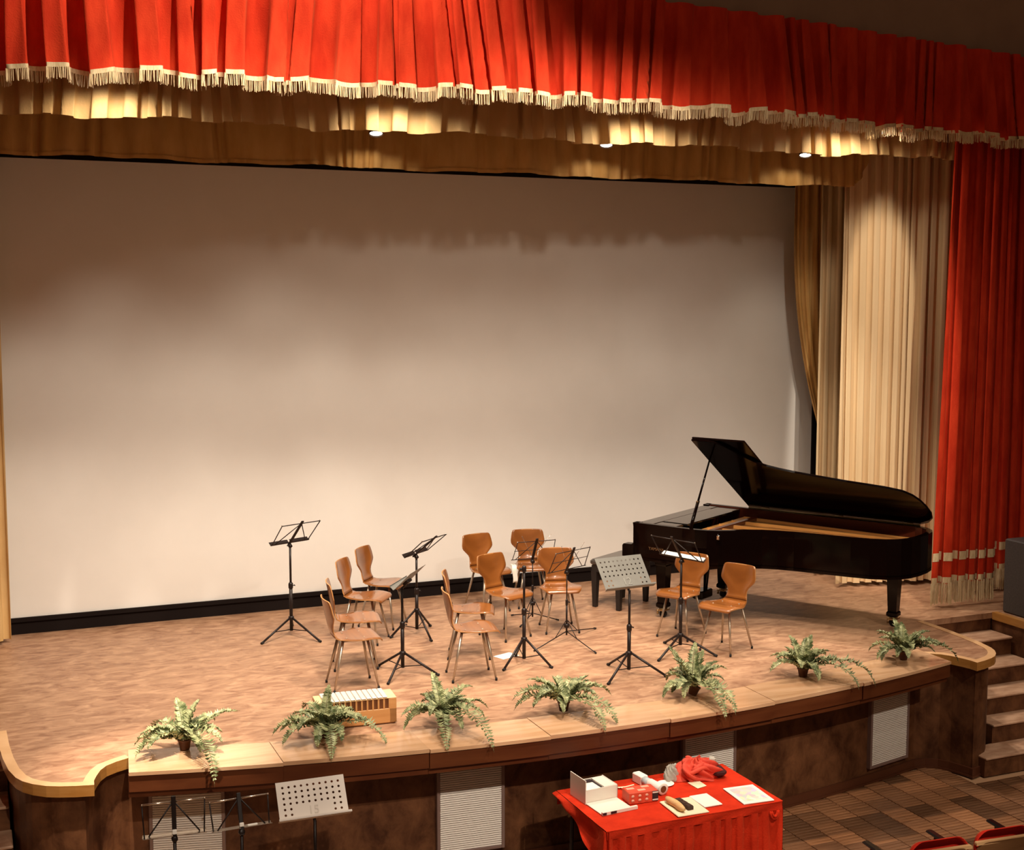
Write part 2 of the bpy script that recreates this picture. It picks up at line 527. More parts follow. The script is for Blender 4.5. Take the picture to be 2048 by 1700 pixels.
def parquet():
    B, n = 0.2425, 5
    w = B / n
    fwd = Vector((math.sin(R(22.8)), math.cos(R(22.8)))); rgt = Vector((fwd.y, -fwd.x))
    unit = {}
    for o in (0, 1):
        s = (B - .009, w - .007) if o == 0 else (w - .007, B - .009)
        mb = MB()
        mb.bevbox((-s[0] / 2, -s[1] / 2, -0.013), (s[0] / 2, s[1] / 2, 0.0), 0.0018)
        unit[o] = mb.mesh('plank', 'parquet')
    spots = []
    rt = random.Random(21)
    for i in range(-14, 34):
        for j in range(-2, 42):
            bx, by = 5.525 + (i - 14 + 14 - 0) * B - 0.0, 5.2 + j * B
            if not (-1.2 < bx < 11 and 5.2 < by < 10.6): continue
            o = 0
            tone = rt.choice((.42, .6, .8, 1.0, 1.0, 1.25, 1.4))
            for k in range(n):
                t = (k - (n - 1) / 2) * w
                p = (bx, by + t) if o == 0 else (bx + t, by)
                # skip what lies under the stage
                xe = p[0]
                lim = 8.93 if 0.1 < xe < 0.7 or 8.3 < xe < 8.95 else (front_arc(xe) + 0.02 if 0.7 <= xe <= 8.3 else 9.02)
                if p[1] > lim: continue
                d = fwd.dot(Vector(p)); u = 1024 + 2600 * rgt.dot(Vector(p)) / max(d, 1)
                vv = 594 + 2600 * 4.4 / max(d, 1)
                seen = -20 < u < 2070 and vv < 1720
                spots.append((0 if seen else 1, d, p, o, tone))
    spots.sort(key=lambda s: (s[0], s[1]))
    rnd = random.Random(4)
    near, rest = spots[:300], spots[300:]
    for s in near:
        ob = link('plank', unit[s[3]], hall, (s[2][0], s[2][1], rnd.uniform(-.0012, 0.0008)))
        ob.rotation_euler = (rnd.gauss(0, .007), rnd.gauss(0, .004), 0)
        k = s[4] * rnd.uniform(.9, 1.12)
        ob.color = (k, k, k, 1)
    mb = MB()
    for s in rest:
        a, b = (B - .009) / 2, (w - .007) / 2
        dz = rnd.uniform(-.0015, .0008)
        mb.box((s[2][0] - a, s[2][1] - b, -.013), (s[2][0] + a, s[2][1] + b, dz))
    tag(mb.build('parquet_planks', 'parquet_far', hall), kind='stuff')
parquet()

# back wall, side walls, header above the red valance
m = MB(); m.box((-3.2, 13.6, 0), (12.2, 13.8, 9.6)); tag(m.build('wall_back', 'black_cloth'), kind='structure')
m = MB(); m.box((12.2, 4.0, 0), (12.4, 13.8, 9.6)); tag(m.build('wall_right', 'dark_plaster'), kind='structure')
m = MB(); m.box((-3.4, 4.0, 0), (-3.2, 13.8, 9.6)); tag(m.build('wall_left', 'dark_plaster'), kind='structure')
def valance_y(x):
    if x > 8.5:
        return 10.529 + (x - 8.5) * .03
    return 10.0 + (x - 3.9) ** 2 / 40
hp = [(-3.2 + 15.4 * i / 48, valance_y(-3.2 + 15.4 * i / 48) + 0.10) for i in range(49)]
m = MB(); m.strip(hp, 0.0, 0.15, 6.55, 9.6); tag(m.build('wall_header', 'dark_plaster'), kind='structure')
m = MB(); m.box((-3.2, 9.9, 9.6), (12.2, 13.8, 9.75)); tag(m.build('ceiling', 'dark_plaster'), kind='structure')

# ------------------------------------------------------------------ ventilation grilles in the stage front
slat_mesh = None
def grille(x0, x1, where):
    global slat_mesh
    xm = (x0 + x1) / 2
    w = 0.49
    y = front_arc(xm) + 0.02
    slope = (xm - 4.6) / 13.5
    t = thing('vent_grille', 'white slatted vent grille in the stage front, ' + where, 'grille', (xm, y - 0.002, 0), math.atan(slope), 'vent grilles in the stage front')
    z0, z1, f = 0.165, 0.86, 0.026
    for nm, lo, hi in (('frame_side', (-w / 2 - f, -.028, z0 - f), (-w / 2, .03, z1)), ('frame_side', (w / 2, -.028, z0 - f), (w / 2 + f, .03, z1)),
                       ('frame_bottom', (-w / 2, -.028, z0 - f), (w / 2, .03, z0)), ('frame_top', (-w / 2, -.028, z1), (w / 2, .03, z1 + f))):
        MB().bevbox(lo, hi, .004).build(nm, 'grille_frame', t)
    MB().box((-w / 2, 0.008, z0), (w / 2, 0.03, z1)).build('backing', 'slot_dark', t)
    if slat_mesh is None:
        s = MB()
        s.add([(-w / 2, -.022, -.0052), (w / 2, -.022, -.0052), (w / 2, -.018, .0052), (-w / 2, -.018, .0052), (-w / 2, .006, .003), (w / 2, .006, .003), (w / 2, .006, -.006), (-w / 2, .006, -.006)],
              [(0, 1, 2, 3), (3, 2, 5, 4), (4, 5, 6, 7), (7, 6, 1, 0), (0, 3, 4, 7), (1, 6, 5, 2)])
        slat_mesh = s.mesh('slat', 'grille_slat')
    n = 41
    for k in range(n):
        link('slat', slat_mesh, t, (0, 0, z0 + (k + .5) * (z1 - z0) / n))
grille(1.11, 1.63, 'behind the two folding wire music stands')
grille(3.20, 3.71, 'second from the wire stands end')
grille(5.31, 5.82, 'half hidden behind the red cloth table')
grille(7.41, 7.93, 'nearest the side steps')

# ------------------------------------------------------------------ ledge along the stage front
ledge = thing('stage_ledge', 'long curved wooden ledge on the stage front edge carrying the ferns', 'ledge')
def ledge_front(x):
    return 8.58 + (x - 4.55) ** 2 / 28
def ledge_back(x):
    return front_arc(x) + 0.05
joints = [0.93, 1.96, 3.0, 3.93, 4.95, 5.95, 6.94, 8.09]
for i in range(7):
    a, b = joints[i] + .0015, joints[i + 1] - .0015
    xs = [a + (b - a) * k / 8 for k in range(9)]
    df = (0, .012, 0, .01, -.004, .008, -.004)[i]
    dz = (0, .004, .001, .005, .002, .005, 0)[i]
    m = MB()
    m.prism([(x, ledge_front(x) + df) for x in xs] + [(x + (.05 if i == 0 and x == xs[0] else 0), ledge_back(x)) for x in reversed(xs)], STG + .005, STG + .03 + dz)
    pl = m.build('plank', 'ledge_top', ledge)
    m = MB()
    m.prism([(x, ledge_front(x) + df + .012) for x in xs] + [(x, ledge_front(x) + .05) for x in reversed(xs)], STG - .115, STG + .005)
    m.build('fascia', 'ledge_front', ledge)
    m = MB()
    m.prism([(x, ledge_front(x) + .045) for x in xs] + [(x + (.06 if i == 0 and x == xs[0] else 0), ledge_back(x) - .08) for x in reversed(xs)], STG - .165, STG - .115)
    m.build('lower_rail', 'ledge_front', ledge)

# ------------------------------------------------------------------ side steps
def steps(mirror, where):
    mx = lambda x: 2 * CX - x if mirror else x
    t = thing('stage_steps', 'short flight of brown marbled steps up to the stage ' + where, 'steps')
    fr = [(0.183, 8.98), (0.367, 9.26), (0.55, 9.5), (0.733, 9.79), (0.917, 10.09)]
    xl = [8.50, 8.84, 8.86, 8.87, 8.87]
    for i, (z, y) in enumerate(fr):
        x0, x1 = sorted((mx(xl[i]), mx(9.84)))
        MB().box((x0, y + .02, 0 if i == 0 else fr[i - 1][0] - .02), (x1, y + .33, z - .022)).build('riser', 'marbled_wall', t)
        MB().bevbox((x0, y, z - .022), (x1, (fr[i + 1][1] if i < 4 else 10.4) + .03, z), .006).build('tread', 'step_tread', t)
    x0, x1 = sorted((mx(8.87), mx(9.84)))
    MB().box((x0, 10.41, .89), (x1, 10.44, STG - .06)).build('riser', 'marbled_wall', t)
steps(False, 'at the piano end')
steps(True, 'at the empty end')

# low platform blocks beyond the steps, with a lacquered cap
for nm, x0, x1, tn in (('wall_platform_right', 9.86, 12.2, 'trim_3'), ('wall_platform_left', -3.2, -0.82, 'trim_4')):
    m = MB(); m.box((x0, 8.6, 0), (x1, 10.42, STG - .06)); tag(m.build(nm, 'marbled_wall'), kind='structure')
    m = MB(); m.box((x0, 8.6, STG - .06), (x1, 10.42, STG - .005), 0)
    xa, xb = (x0 - .015, x0 + .05) if x0 > 5 else (x1 - .05, x1 + .015)
    tag(m.build('floor_platform_' + nm.split('_')[-1], 'stage_vinyl'), kind='structure')
    m = MB(); m.box((xa, 8.6, STG - .07), (xb, 10.40, STG + .006)); tag(m.build(tn, 'lacquered_trim'), kind='structure')

# ================================================================== screen and curtains
scr = thing('projection_screen', 'huge pale projection screen filling the back of the stage', 'screen', (0, 13.42, 0))
m = MB(); m.box((-0.6, 0, 1.265), (9.70, .02, 5.95)); m.build('surface', 'screen_white', scr)
m = MB(); m.box((-0.72, -.03, 1.225), (9.82, .05, 1.265)); m.build('frame_bottom', 'black_cloth', scr)
m = MB(); m.box((-0.72, -.03, 5.72), (9.82, -.005, 6.15)); m.build('frame_top', 'black_cloth', scr)
m = MB(); m.box((9.69, -.03, 1.265), (9.82, .05, 5.72)); m.build('frame_side', 'black_cloth', scr)
m = MB(); m.box((-0.72, -.03, 1.265), (-.6, .05, 5.72)); m.build('frame_side', 'black_cloth', scr)
m = MB(); m.box((-0.72, -.012, STG), (9.82, .06, 1.225)); m.build('base_skirt', 'black_cloth', scr)

def pleats(L, spacing, seed, jitter=0.45):
    """cumulative pleat phase along a length: returns phase(s), amplitude(s), fold character(s)"""
    rnd = random.Random(seed)
    ss, am, ch = [0.0], [], []
    while ss[-1] < L:
        ss.append(ss[-1] + spacing * (1 + rnd.uniform(-jitter, jitter)))
        am.append(rnd.uniform(0.55, 1.25)); ch.append(rnd.uniform(-.5, .5))
    am.append(1); ch.append(0)
    def look(s):
        lo, hi = 0, len(ss) - 2
        while lo < hi:
            mid = (lo + hi + 1) // 2
            if ss[mid] <= s: lo = mid
            else: hi = mid - 1
        t = (s - ss[lo]) / (ss[lo + 1] - ss[lo])
        k = t * t * (3 - 2 * t)
        return lo + t, am[lo] * (1 - k) + am[lo + 1] * k, ch[lo] * (1 - k) + ch[lo + 1] * k
    return look

def drape(path_fn, L, ztop, zbot, spacing, amp, seed, per=14, rows=14, top_amp=.45, omega=.0, crush=0.0, tiltseed=0, jitter=.45, lobe=1.0):
    """function (s, z_fraction) -> point on a pleated hanging cloth; path_fn(s) -> (x, y, nx, ny)"""
    look = pleats(L + spacing * 3, spacing, seed, jitter)
    rnd = random.Random(seed + 99)
    ph = [rnd.uniform(0, 6.28) for _ in range(6)]
    def fn(s, t):
        # t = 0 top, 1 bottom
        sw = spacing * .35 * math.sin(s * 2.1 + ph[0]) * t
        p, a, c = look(max(0, s + sw))
        th = 2 * math.pi * p
        d = 1 - 2 * ((1 - math.cos(th)) / 2) ** lobe + .35 * c * math.sin(2 * th + ph[1]) + .18 * math.sin(th * .5 + ph[2]) + crush * .3 * math.sin(3 * th + ph[3] + 4 * t)
        k = top_amp + (1 - top_amp) * t
        d *= amp * a * k
        s2 = s + omega * spacing * math.sin(2 * th) * k
        x, y, nx, ny = path_fn(s2)
        zt = ztop(s) if callable(ztop) else ztop
        zb = zbot(s) if callable(zbot) else zbot
        return (x + nx * d, y + ny * d, zt + (zb - zt) * t)
    n = int(L / spacing * per)
    return fn, n, rows

def line_path(p, q):
    d = Vector((q[0] - p[0], q[1] - p[1]))
    L = d.length
    d.normalize()
    n = (d.y, -d.x)       # towards the audience when the path runs to the right
    return (lambda s: (p[0] + d.x * s, p[1] + d.y * s, n[0], n[1])), L

def curve_path(yf, x0, x1, n=400):
    pts = [(x0 + (x1 - x0) * i / n, yf(x0 + (x1 - x0) * i / n)) for i in range(n + 1)]
    S = [0.0]
    for i in range(n):
        S.append(S[-1] + math.hypot(pts[i + 1][0] - pts[i][0], pts[i + 1][1] - pts[i][1]))
    def fn(s):
        s = min(max(s, 0), S[-1] - 1e-6)
        i = min(int(s / S[-1] * n), n - 1)
        t = (s - S[i]) / (S[i + 1] - S[i])
        dx, dy = pts[i + 1][0] - pts[i][0], pts[i + 1][1] - pts[i][1]
        l = math.hypot(dx, dy)
        return (pts[i][0] + dx * t, pts[i][1] + dy * t, dy / l, -dx / l)
    return fn, S[-1]

def cloth(name, fn, L, n, rows, t0, t1, material, parent, push=0.0, solid=0.0):
    m = MB()
    def g(u, v):
        p = fn(u * L, t0 + (t1 - t0) * v)
        return (p[0], p[1] - push, p[2])
    m.grid(g, n, rows)
    return m.build(name, material, parent)

def fringe(fn, L, t0, drop, parent, header=.03, step=.011, seed=1, name='fringe', push=.006, thread_r=.0034):
    """gold braid header with hanging threads, following the hem of a pleated cloth"""
    rnd = random.Random(seed)
    m = MB()
    n = int(L / .02)
    def head(u, v):
        x, y, z = fn(u * L, t0)
        return (x, y - push, z + header * (1 - v) - .004)
    m.grid(head, n, 2)
    k = int(L / step)
    for i in range(k):
        s = (i + rnd.random() * .6) * step
        x, y, z = fn(min(s, L * .9995), t0)
        y -= push * .6
        dx, dy = rnd.gauss(0, .004), rnd.gauss(0, .005)
        dr = drop * rnd.uniform(.88, 1.04)
        r = thread_r * rnd.uniform(.9, 1.5)
        m.add([(x - r, y, z), (x, y - r, z), (x + r, y, z), (x + dx - r * .8, y + dy, z - dr), (x + dx, y + dy - r, z - dr), (x + dx + r * .8, y + dy, z - dr)],
              [(0, 1, 4, 3), (1, 2, 5, 4), (2, 0, 3, 5)], 0, True)
    o = m.build(name, 'fringe_gold', parent)
    return tag(o, kind='stuff')

# red valance on a curved track
val = thing('valance', 'deep red velvet valance with a gold fringe across the top of the stage', 'valance')
fp, L = curve_path(lambda x: valance_y(x) - .02, -1.4, 11.9)
def red_hem(s):
    x = -1.4 + s * .985
    return 6.045 - .055 * max(0, (x - 8.5) / 2) + .046 * abs(math.sin(s * 5.2 + .5 * math.sin(s * 1.3))) - .026 + .010 * math.sin(s * 2.3 + 1) + .006 * math.sin(s * 17.0 + 2)
red_top = lambda s: 6.93 - .085 * max(0, (s * .985 - 9.9) / 2)
fn, n, rows = drape(fp, L, red_top, red_hem, .235, .088, 11, per=22, rows=18, top_amp=.42, omega=.15, crush=.42, jitter=.65, lobe=2.0)
cloth('pleated_cloth', fn, L, n, rows, 0, 1, 'red_velvet', val)
fringe(fn, L, 1.0, .088, val, header=.034, step=.0055, seed=5, thread_r=.0036)

# two gold valances behind it
v1 = thing('valance', 'gold satin valance hanging just behind the red fringed one', 'valance', group='gold valances')
fp1, L1 = line_path((-1.2, 11.1), (10.4, 11.1))
hem1 = lambda s: 5.845 + .015 * math.sin(s * 2.6) + .012 * math.sin(s * 7.1 + 1) + .008 * math.sin(s * 13 + 2)
fn1, n1, rows1 = drape(fp1, L1, 6.5, hem1, .20, .042, 23, per=18, rows=12, top_amp=.7, omega=.1, crush=.3, jitter=.7, lobe=2.4)
cloth('pleated_cloth', fn1, L1, n1, rows1, 0, 1, 'gold_cloth', v1)
v2 = thing('valance', 'second gold valance, lower and farther back above the screen', 'valance', group='gold valances')
fp2, L2 = line_path((-1.2, 11.8), (9.2, 11.8))
def hem2(s):
    x = -1.2 + s
    z = 5.595 + .008 * math.sin(s * 3.3) + .007 * math.sin(s * 9.1 + 1)
    k = max(0.0, (x - 8.93) / .27)
    return z + .30 * k ** 2.2
fn2, n2, rows2 = drape(fp2, L2, 6.4, hem2, .17, .018, 37, per=12, rows=12, top_amp=.8, omega=.05, crush=.6, jitter=.6)
cloth('pleated_cloth', fn2, L2, n2, rows2, 0, 1, 'gold_cloth_rear', v2)
fnb = lambda s, t: (fn2(s, 1)[0], fn2(s, 1)[1] - .004, fn2(s, 1)[2] + .030 - .034 * t)
cloth('hem_band', fnb, L2, n2, 2, 0, 1, 'gold_cloth_rear', v2)

# cream side curtain, right
c1 = thing('curtain', 'tall cream curtain in narrow pleats behind the piano', 'curtain', group='cream side curtains')
fp, L = line_path((9.04, 12.03), (10.75, 11.62))
fn, n, rows = drape(fp, L, 6.3, 1.15, .115, .044, 51, per=16, rows=24, top_amp=.8, omega=.12, crush=.2, jitter=.5, lobe=1.7)
cloth('pleated_cloth', fn, L, n, rows, 0, 1, 'cream_cloth', c1)
c2 = thing('curtain', 'narrow cream curtain panel tucked behind the wide cream one', 'curtain', group='cream side curtains')
fp, L = line_path((9.20, 12.67), (9.95, 12.52))
fn, n, rows = drape(fp, L, 6.3, 1.15, .105, .04, 53, per=16, rows=24, top_amp=.8, omega=.12, crush=.2, jitter=.5, lobe=1.7)
cloth('pleated_cloth', fn, L, n, rows, 0, 1, 'cream_cloth', c2)
# tied-back ochre drape beside the screen
c3 = thing('curtain', 'ochre tied-back drape narrowing beside the screen edge', 'curtain')
fp, L = line_path((9.07, 13.0), (9.75, 12.9))
fn, n, rows = drape(fp, L, 6.2, 1.13, .10, .026, 57, per=12, rows=40, top_amp=.8, omega=.1, crush=.2)
def tied(s, t):
    x, y, z = fn(s, t)
    k = min(1.0, max(0.0, (t - .22) / .45))
    return (x + (9.56 - x) * (k ** 2.0) * .84 + .02 * k, y, z)
cloth('pleated_cloth', tied, L, n, rows, 0, 1, 'gold_cloth_rear', c3)
c4 = thing('curtain', 'thin strip of gathered cream curtain at the empty end of the screen', 'curtain')
fp, L = line_path((-0.42, 12.95), (0.315, 13.1))
fn, n, rows = drape(fp, L, 6.2, 1.14, .13, .03, 59, per=12, rows=20, top_amp=.8, omega=.1)
cloth('pleated_cloth', fn, L, n, rows, 0, 1, 'gold_cloth', c4)

# red house curtains with two gold bands
def red_curtain(name_label, p, q, zb, band_z, seed, spacing=.17, amp=.05, lean=0.0, group='red house curtains'):
    t = thing('curtain', name_label, 'curtain', group=group)
    fp, L = line_path(p, q)
    zt = 6.6
    f0, n, rows = drape(fp, L, zt, zb, spacing, amp, seed, per=18, rows=26, top_amp=.7, omega=.14, crush=.3, jitter=.5, lobe=1.5)
    def f1(s, k):
        x, y, z = f0(s, k)
        return (x + lean * (1 - k) * (1 - s / L * .9), y, z)
    hem = lambda zz: (zt - zz) / (zt - zb)
    cloth('pleated_cloth', f1, L, n, rows, 0, 1, 'red_velvet', t)
    cloth('gold_band', f1, L, n, 2, hem(band_z + .045), hem(band_z - .045), 'fringe_gold', t, push=.007)
    fringe(f1, L, hem(zb + .02), .235, t, header=.06, step=.0045, seed=seed, thread_r=.0045)
    return t
red_curtain('red velvet house curtain with gold bands hanging at the piano tail', (9.34, 10.81), (10.19, 10.76), 1.36, 1.655, 71, lean=.18)
red_curtain('red velvet curtain panel farther back beyond the steps', (10.2, 11.2), (12.1, 11.2), 1.34, 1.62, 73)
red_curtain('red velvet house curtain at the empty end of the stage', (-1.6, 10.75), (-0.32, 10.79), 1.36, 1.655, 75)

# battens and their downlights
for nm, pts, y, z, lab in (('lighting_batten', BATTEN_FRONT, 10.82, 6.33, 'dark pipe batten behind the red valance'), ('lighting_batten', BATTEN_REAR, 11.5, 6.1, 'dark pipe batten between the two gold valances')):
    MBt = MB(); MBt.tube([(-.2, y, z), (9.1, y, z)], .025, 8)
    tag(MBt.build(nm, 'lamp_body'), lab, 'batten', 'lighting battens')
def downlight(x, y, z, zb, lab, group):
    t = thing('downlight', lab, 'lamp', (x, y, z), 0, group)
    rot = (R(-18), 0, -math.atan2(x, y))          # the heads are swivelled towards the stalls
    parts = [MB().lathe([(.05, .02), (.066, .02), (.066, .0), (.062, .0), (.058, .03), (.05, .03)], 20, cap=False).build('rim', 'lamp_body', t),
             MB().lathe([(.05, .03), (.06, .10), (.045, .14), (.012, .15)], 16).build('housing', 'lamp_body', t),
             MB().lathe([(.001, .004), (.04, .005), (.058, .012)], 20, cap=False).build('lens', 'lamp_lens', t)]
    for p in parts:
        p.rotation_euler = rot
    MB().tube([(0, 0, .09), (0, 0, zb - z)], .012, 8).build('stem', 'lamp_body', t)
for i, (x, y) in enumerate(BATTEN_REAR):
    downlight(x, y, 5.865, 6.09, ('lit downlight above the lone music stand and empty stage half', 'lit downlight above the middle of the stage', 'lit downlight above the piano')[i], 'downlights under the gold valance')

# ================================================================== chairs
def shell(rows_, nu=10, thick=.010):
    """moulded plywood: rows of (x, z, half_width, dish) swept from front to back"""
    m = MB()
    n = len(rows_)
    v, f = [], []
    for x, z, hw, dish, dx in rows_:
        for i in range(nu + 1):
            u = 2 * i / nu - 1
            v.append((x + dx * (u * u), hw * u, z + dish * u * u))
    for j in range(n - 1):
        for i in range(nu):
            a = j * (nu + 1) + i
            f.append((a, a + 1, a + nu + 2, a + nu + 1))
    m.add(v, f, 0, True)
    return m

def solid_shell(name, rows_, parent, thick=.009):
    me = shell(rows_).mesh(name, ['plywood', 'plywood_edge'])
    bm = bmesh.new()
    bm.from_mesh(me)
    nf = len(bm.faces)
    geom = bmesh.ops.solidify(bm, geom=bm.faces[:], thickness=thick)
    bm.normal_update()
    bm.faces.ensure_lookup_table()
    for fc in bm.faces:
        if len(fc.verts) == 4:
            es = sorted(e.calc_length() for e in fc.edges)
            # rim faces are the thin ones
            if es[0] < thick * 1.35 and es[1] < thick * 1.35:
                fc.material_index = 1
                fc.smooth = False
    bm.to_mesh(me)
    bm.free()
    return link(name, me, parent)

def make_chair(label):
    """moulded plywood chair facing +x, origin on the floor under the seat"""
    t = thing('stacking_chair', label, 'chair', group='plywood chairs on the stage')
    seat = [(.222, .412, .150, 0, -.002), (.216, .427, .166, 0, -.003), (.200, .440, .176, 0, -.003), (.155, .446, .190, .001, 0), (.11, .447, .203, .003, 0), (.065, .445, .213, .005, 0), (.035, .442, .212, .006, 0),
            (-.02, .438, .188, .006, 0), (-.08, .437, .158, .005, 0), (-.14, .442, .132, .003, 0), (-.178, .458, .116, 0, .004)]
    solid_shell('seat', seat, t)
    back = [(-.178, .458, .116, 0, .004), (-.197, .480, .110, 0, .010), (-.209, .508, .105, 0, .014), (-.217, .54, .106, 0, .018), (-.223, .568, .120, 0, .022), (-.229, .60, .152, 0, .026), (-.234, .625, .176, 0, .028),
            (-.238, .645, .186, 0, .030), (-.244, .672, .187, 0, .030), (-.252, .715, .180, 0, .030), (-.260, .752, .173, 0, .028), (-.265, .772, .164, 0, .026), (-.267, .781, .148, -.002, .022)]
    solid_shell('backrest', back, t)
    m = MB()
    m.bevbox((-.125, -.11, .415), (.12, .11, .432), .006)
    m.build('seat_plate', 'seat_plate', t)
    for sx, sy in ((1, 1), (1, -1), (-1, 1), (-1, -1)):
        top = Vector((.105 * sx - .005, .095 * sy, .424)); bot = Vector((.19 * sx - .012, .165 * sy, .012))
        m = MB(); m.tube([top, bot], [.0125, .0085], 8)
        lg = m.build('leg', 'tube_metal', t)
        m = MB(); m.tube([bot + Vector((0, 0, .012)), bot - Vector((0, 0, .012))], .0105, 8)
        m.build('foot_cap', 'rubber', lg)
    for p in ((.07, .10), (.07, -.10), (-.08, .09), (-.08, -.09)):
        m = MB(); m.lathe([(.009, .0), (.007, .003)], 8)
        m.build('seat_screw', 'tube_metal', t, (p[0], p[1], .4405 + (.004 if p[0] > 0 else 0)))
    return t

CHAIRS = [
    (2.95, 10.50, -3, 'plywood chair nearest the front at the screen side, facing across the stage'),
    (3.14, 11.08, -12, 'plywood chair just behind the foremost screen-side chair, back half hidden'),
    (3.46, 11.88, -36, 'plywood chair second from the rear in the screen-side row'),
    (3.80, 12.38, -42, 'plywood chair at the rear end of the screen-side row'),
    (3.98, 10.36, -10, 'pale-seated plywood chair in the middle, seen from its side'),
    (4.21, 11.00, -22, 'plywood chair half hidden behind the pale-seated middle chair'),
    (5.00, 12.56, -80, 'plywood chair at the back with an olive-brown backrest, before the screen'),
    (4.77, 11.50, -70, 'plywood chair in the middle with reddish backrest turned to the perforated stand'),
    (5.52, 12.60, -103, 'darkest plywood chair at the back with a white towel over its seat'),
    (5.36, 11.53, -104, 'plywood chair behind the thin wire music stand, facing the hall'),
    (6.36, 10.86, -148, 'plywood chair beside the piano behind the stand with white sheets'),
    (6.48, 10.24, -154, 'plywood chair nearest the piano, farthest from the screen-side row'),
]
chair0 = None
for x, y, a, lab in CHAIRS:
    if chair0 is None:
        c = chair0 = make_chair(lab)
    else:
        c = copy_tree(chair0)
        c['label'] = lab
    c.location = (x, y, STG)
    c.rotation_euler = (0, 0, R(a))

# ================================================================== music stands
def tripod(t, feet, cz, r_leg=.0108, style='folding', pole_end=.05):
    for r, a in feet:
        d = Vector((math.cos(R(a)), math.sin(R(a)), 0))
        if style == 'wire':
            top = d * .012 + Vector((0, 0, .085))
        else:
            top = d * .022 + Vector((0, 0, cz))
        bot = d * r + Vector((0, 0, .012))
        m = MB(); m.tube([top, bot], r_leg if style != 'wire' else .005, 7)
        lg = m.build('leg', 'stand_black', t)
        m = MB(); m.tube([bot - d * .02 + Vector((0, 0, .006)), bot + d * .012 + Vector((0, 0, -.002))], .0125 if style != 'wire' else .008, 8)
        m.build('rubber_foot', 'rubber', lg)
        mid = top.lerp(bot, .56)
        m = MB()
        if style == 'wire':
            m.tube([d * .012 + Vector((0, 0, cz + .05)), top.lerp(bot, .35)], .004, 6)
        else:
            m.tube([d * .01 + Vector((0, 0, pole_end + .012)), mid], .0045, 6)
        m.build('brace', 'stand_black', t)
    m = MB()
    m.lathe([(.017, -.02), (.026, -.016), (.028, .012), (.017, .02)], 12)
    m.build('collar', 'stand_black', t, (0, 0, cz))

def pole(t, zt, style, pole_end=.05):
    m = MB()
    k = .0165 if style != 'wire' else .009
    j = zt * .56
    m.tube([(0, 0, pole_end), (0, 0, j)], k, 10)
    m.build('lower_tube', 'stand_black', t)
    m = MB(); m.tube([(0, 0, j - .02), (0, 0, zt)], k * .66, 10); m.build('upper_tube', 'stand_black', t)
    m = MB(); m.lathe([(k * 1.1, -.03), (k * 1.4, -.02), (k * 1.4, .02), (k * .9, .034)], 10); m.build('tube_clamp', 'stand_black', t, (0, 0, j))
    m = MB(); m.tube([(k, 0, j), (k + .022, .006, j)], .004, 6); m.tube([(k + .022, -.008, j), (k + .022, .02, j)], .0055, 6)
    m.build('clamp_screw', 'stand_black', t)

def desk_axes(ang, lean, dz):
    e = Vector((math.cos(R(ang)), math.sin(R(ang)), 0))
    n = Vector((-e.y, e.x, 0))
    up = n * lean + Vector((0, 0, dz))
    h = up.length
    up.normalize()
    face = e.cross(up)                       # one of the two normals
    if face.dot(n) * lean > 0: face = -face  # music side: away from the lean
    if face.z < 0 and abs(lean) > .02: face = -face
    return e, up, face, h

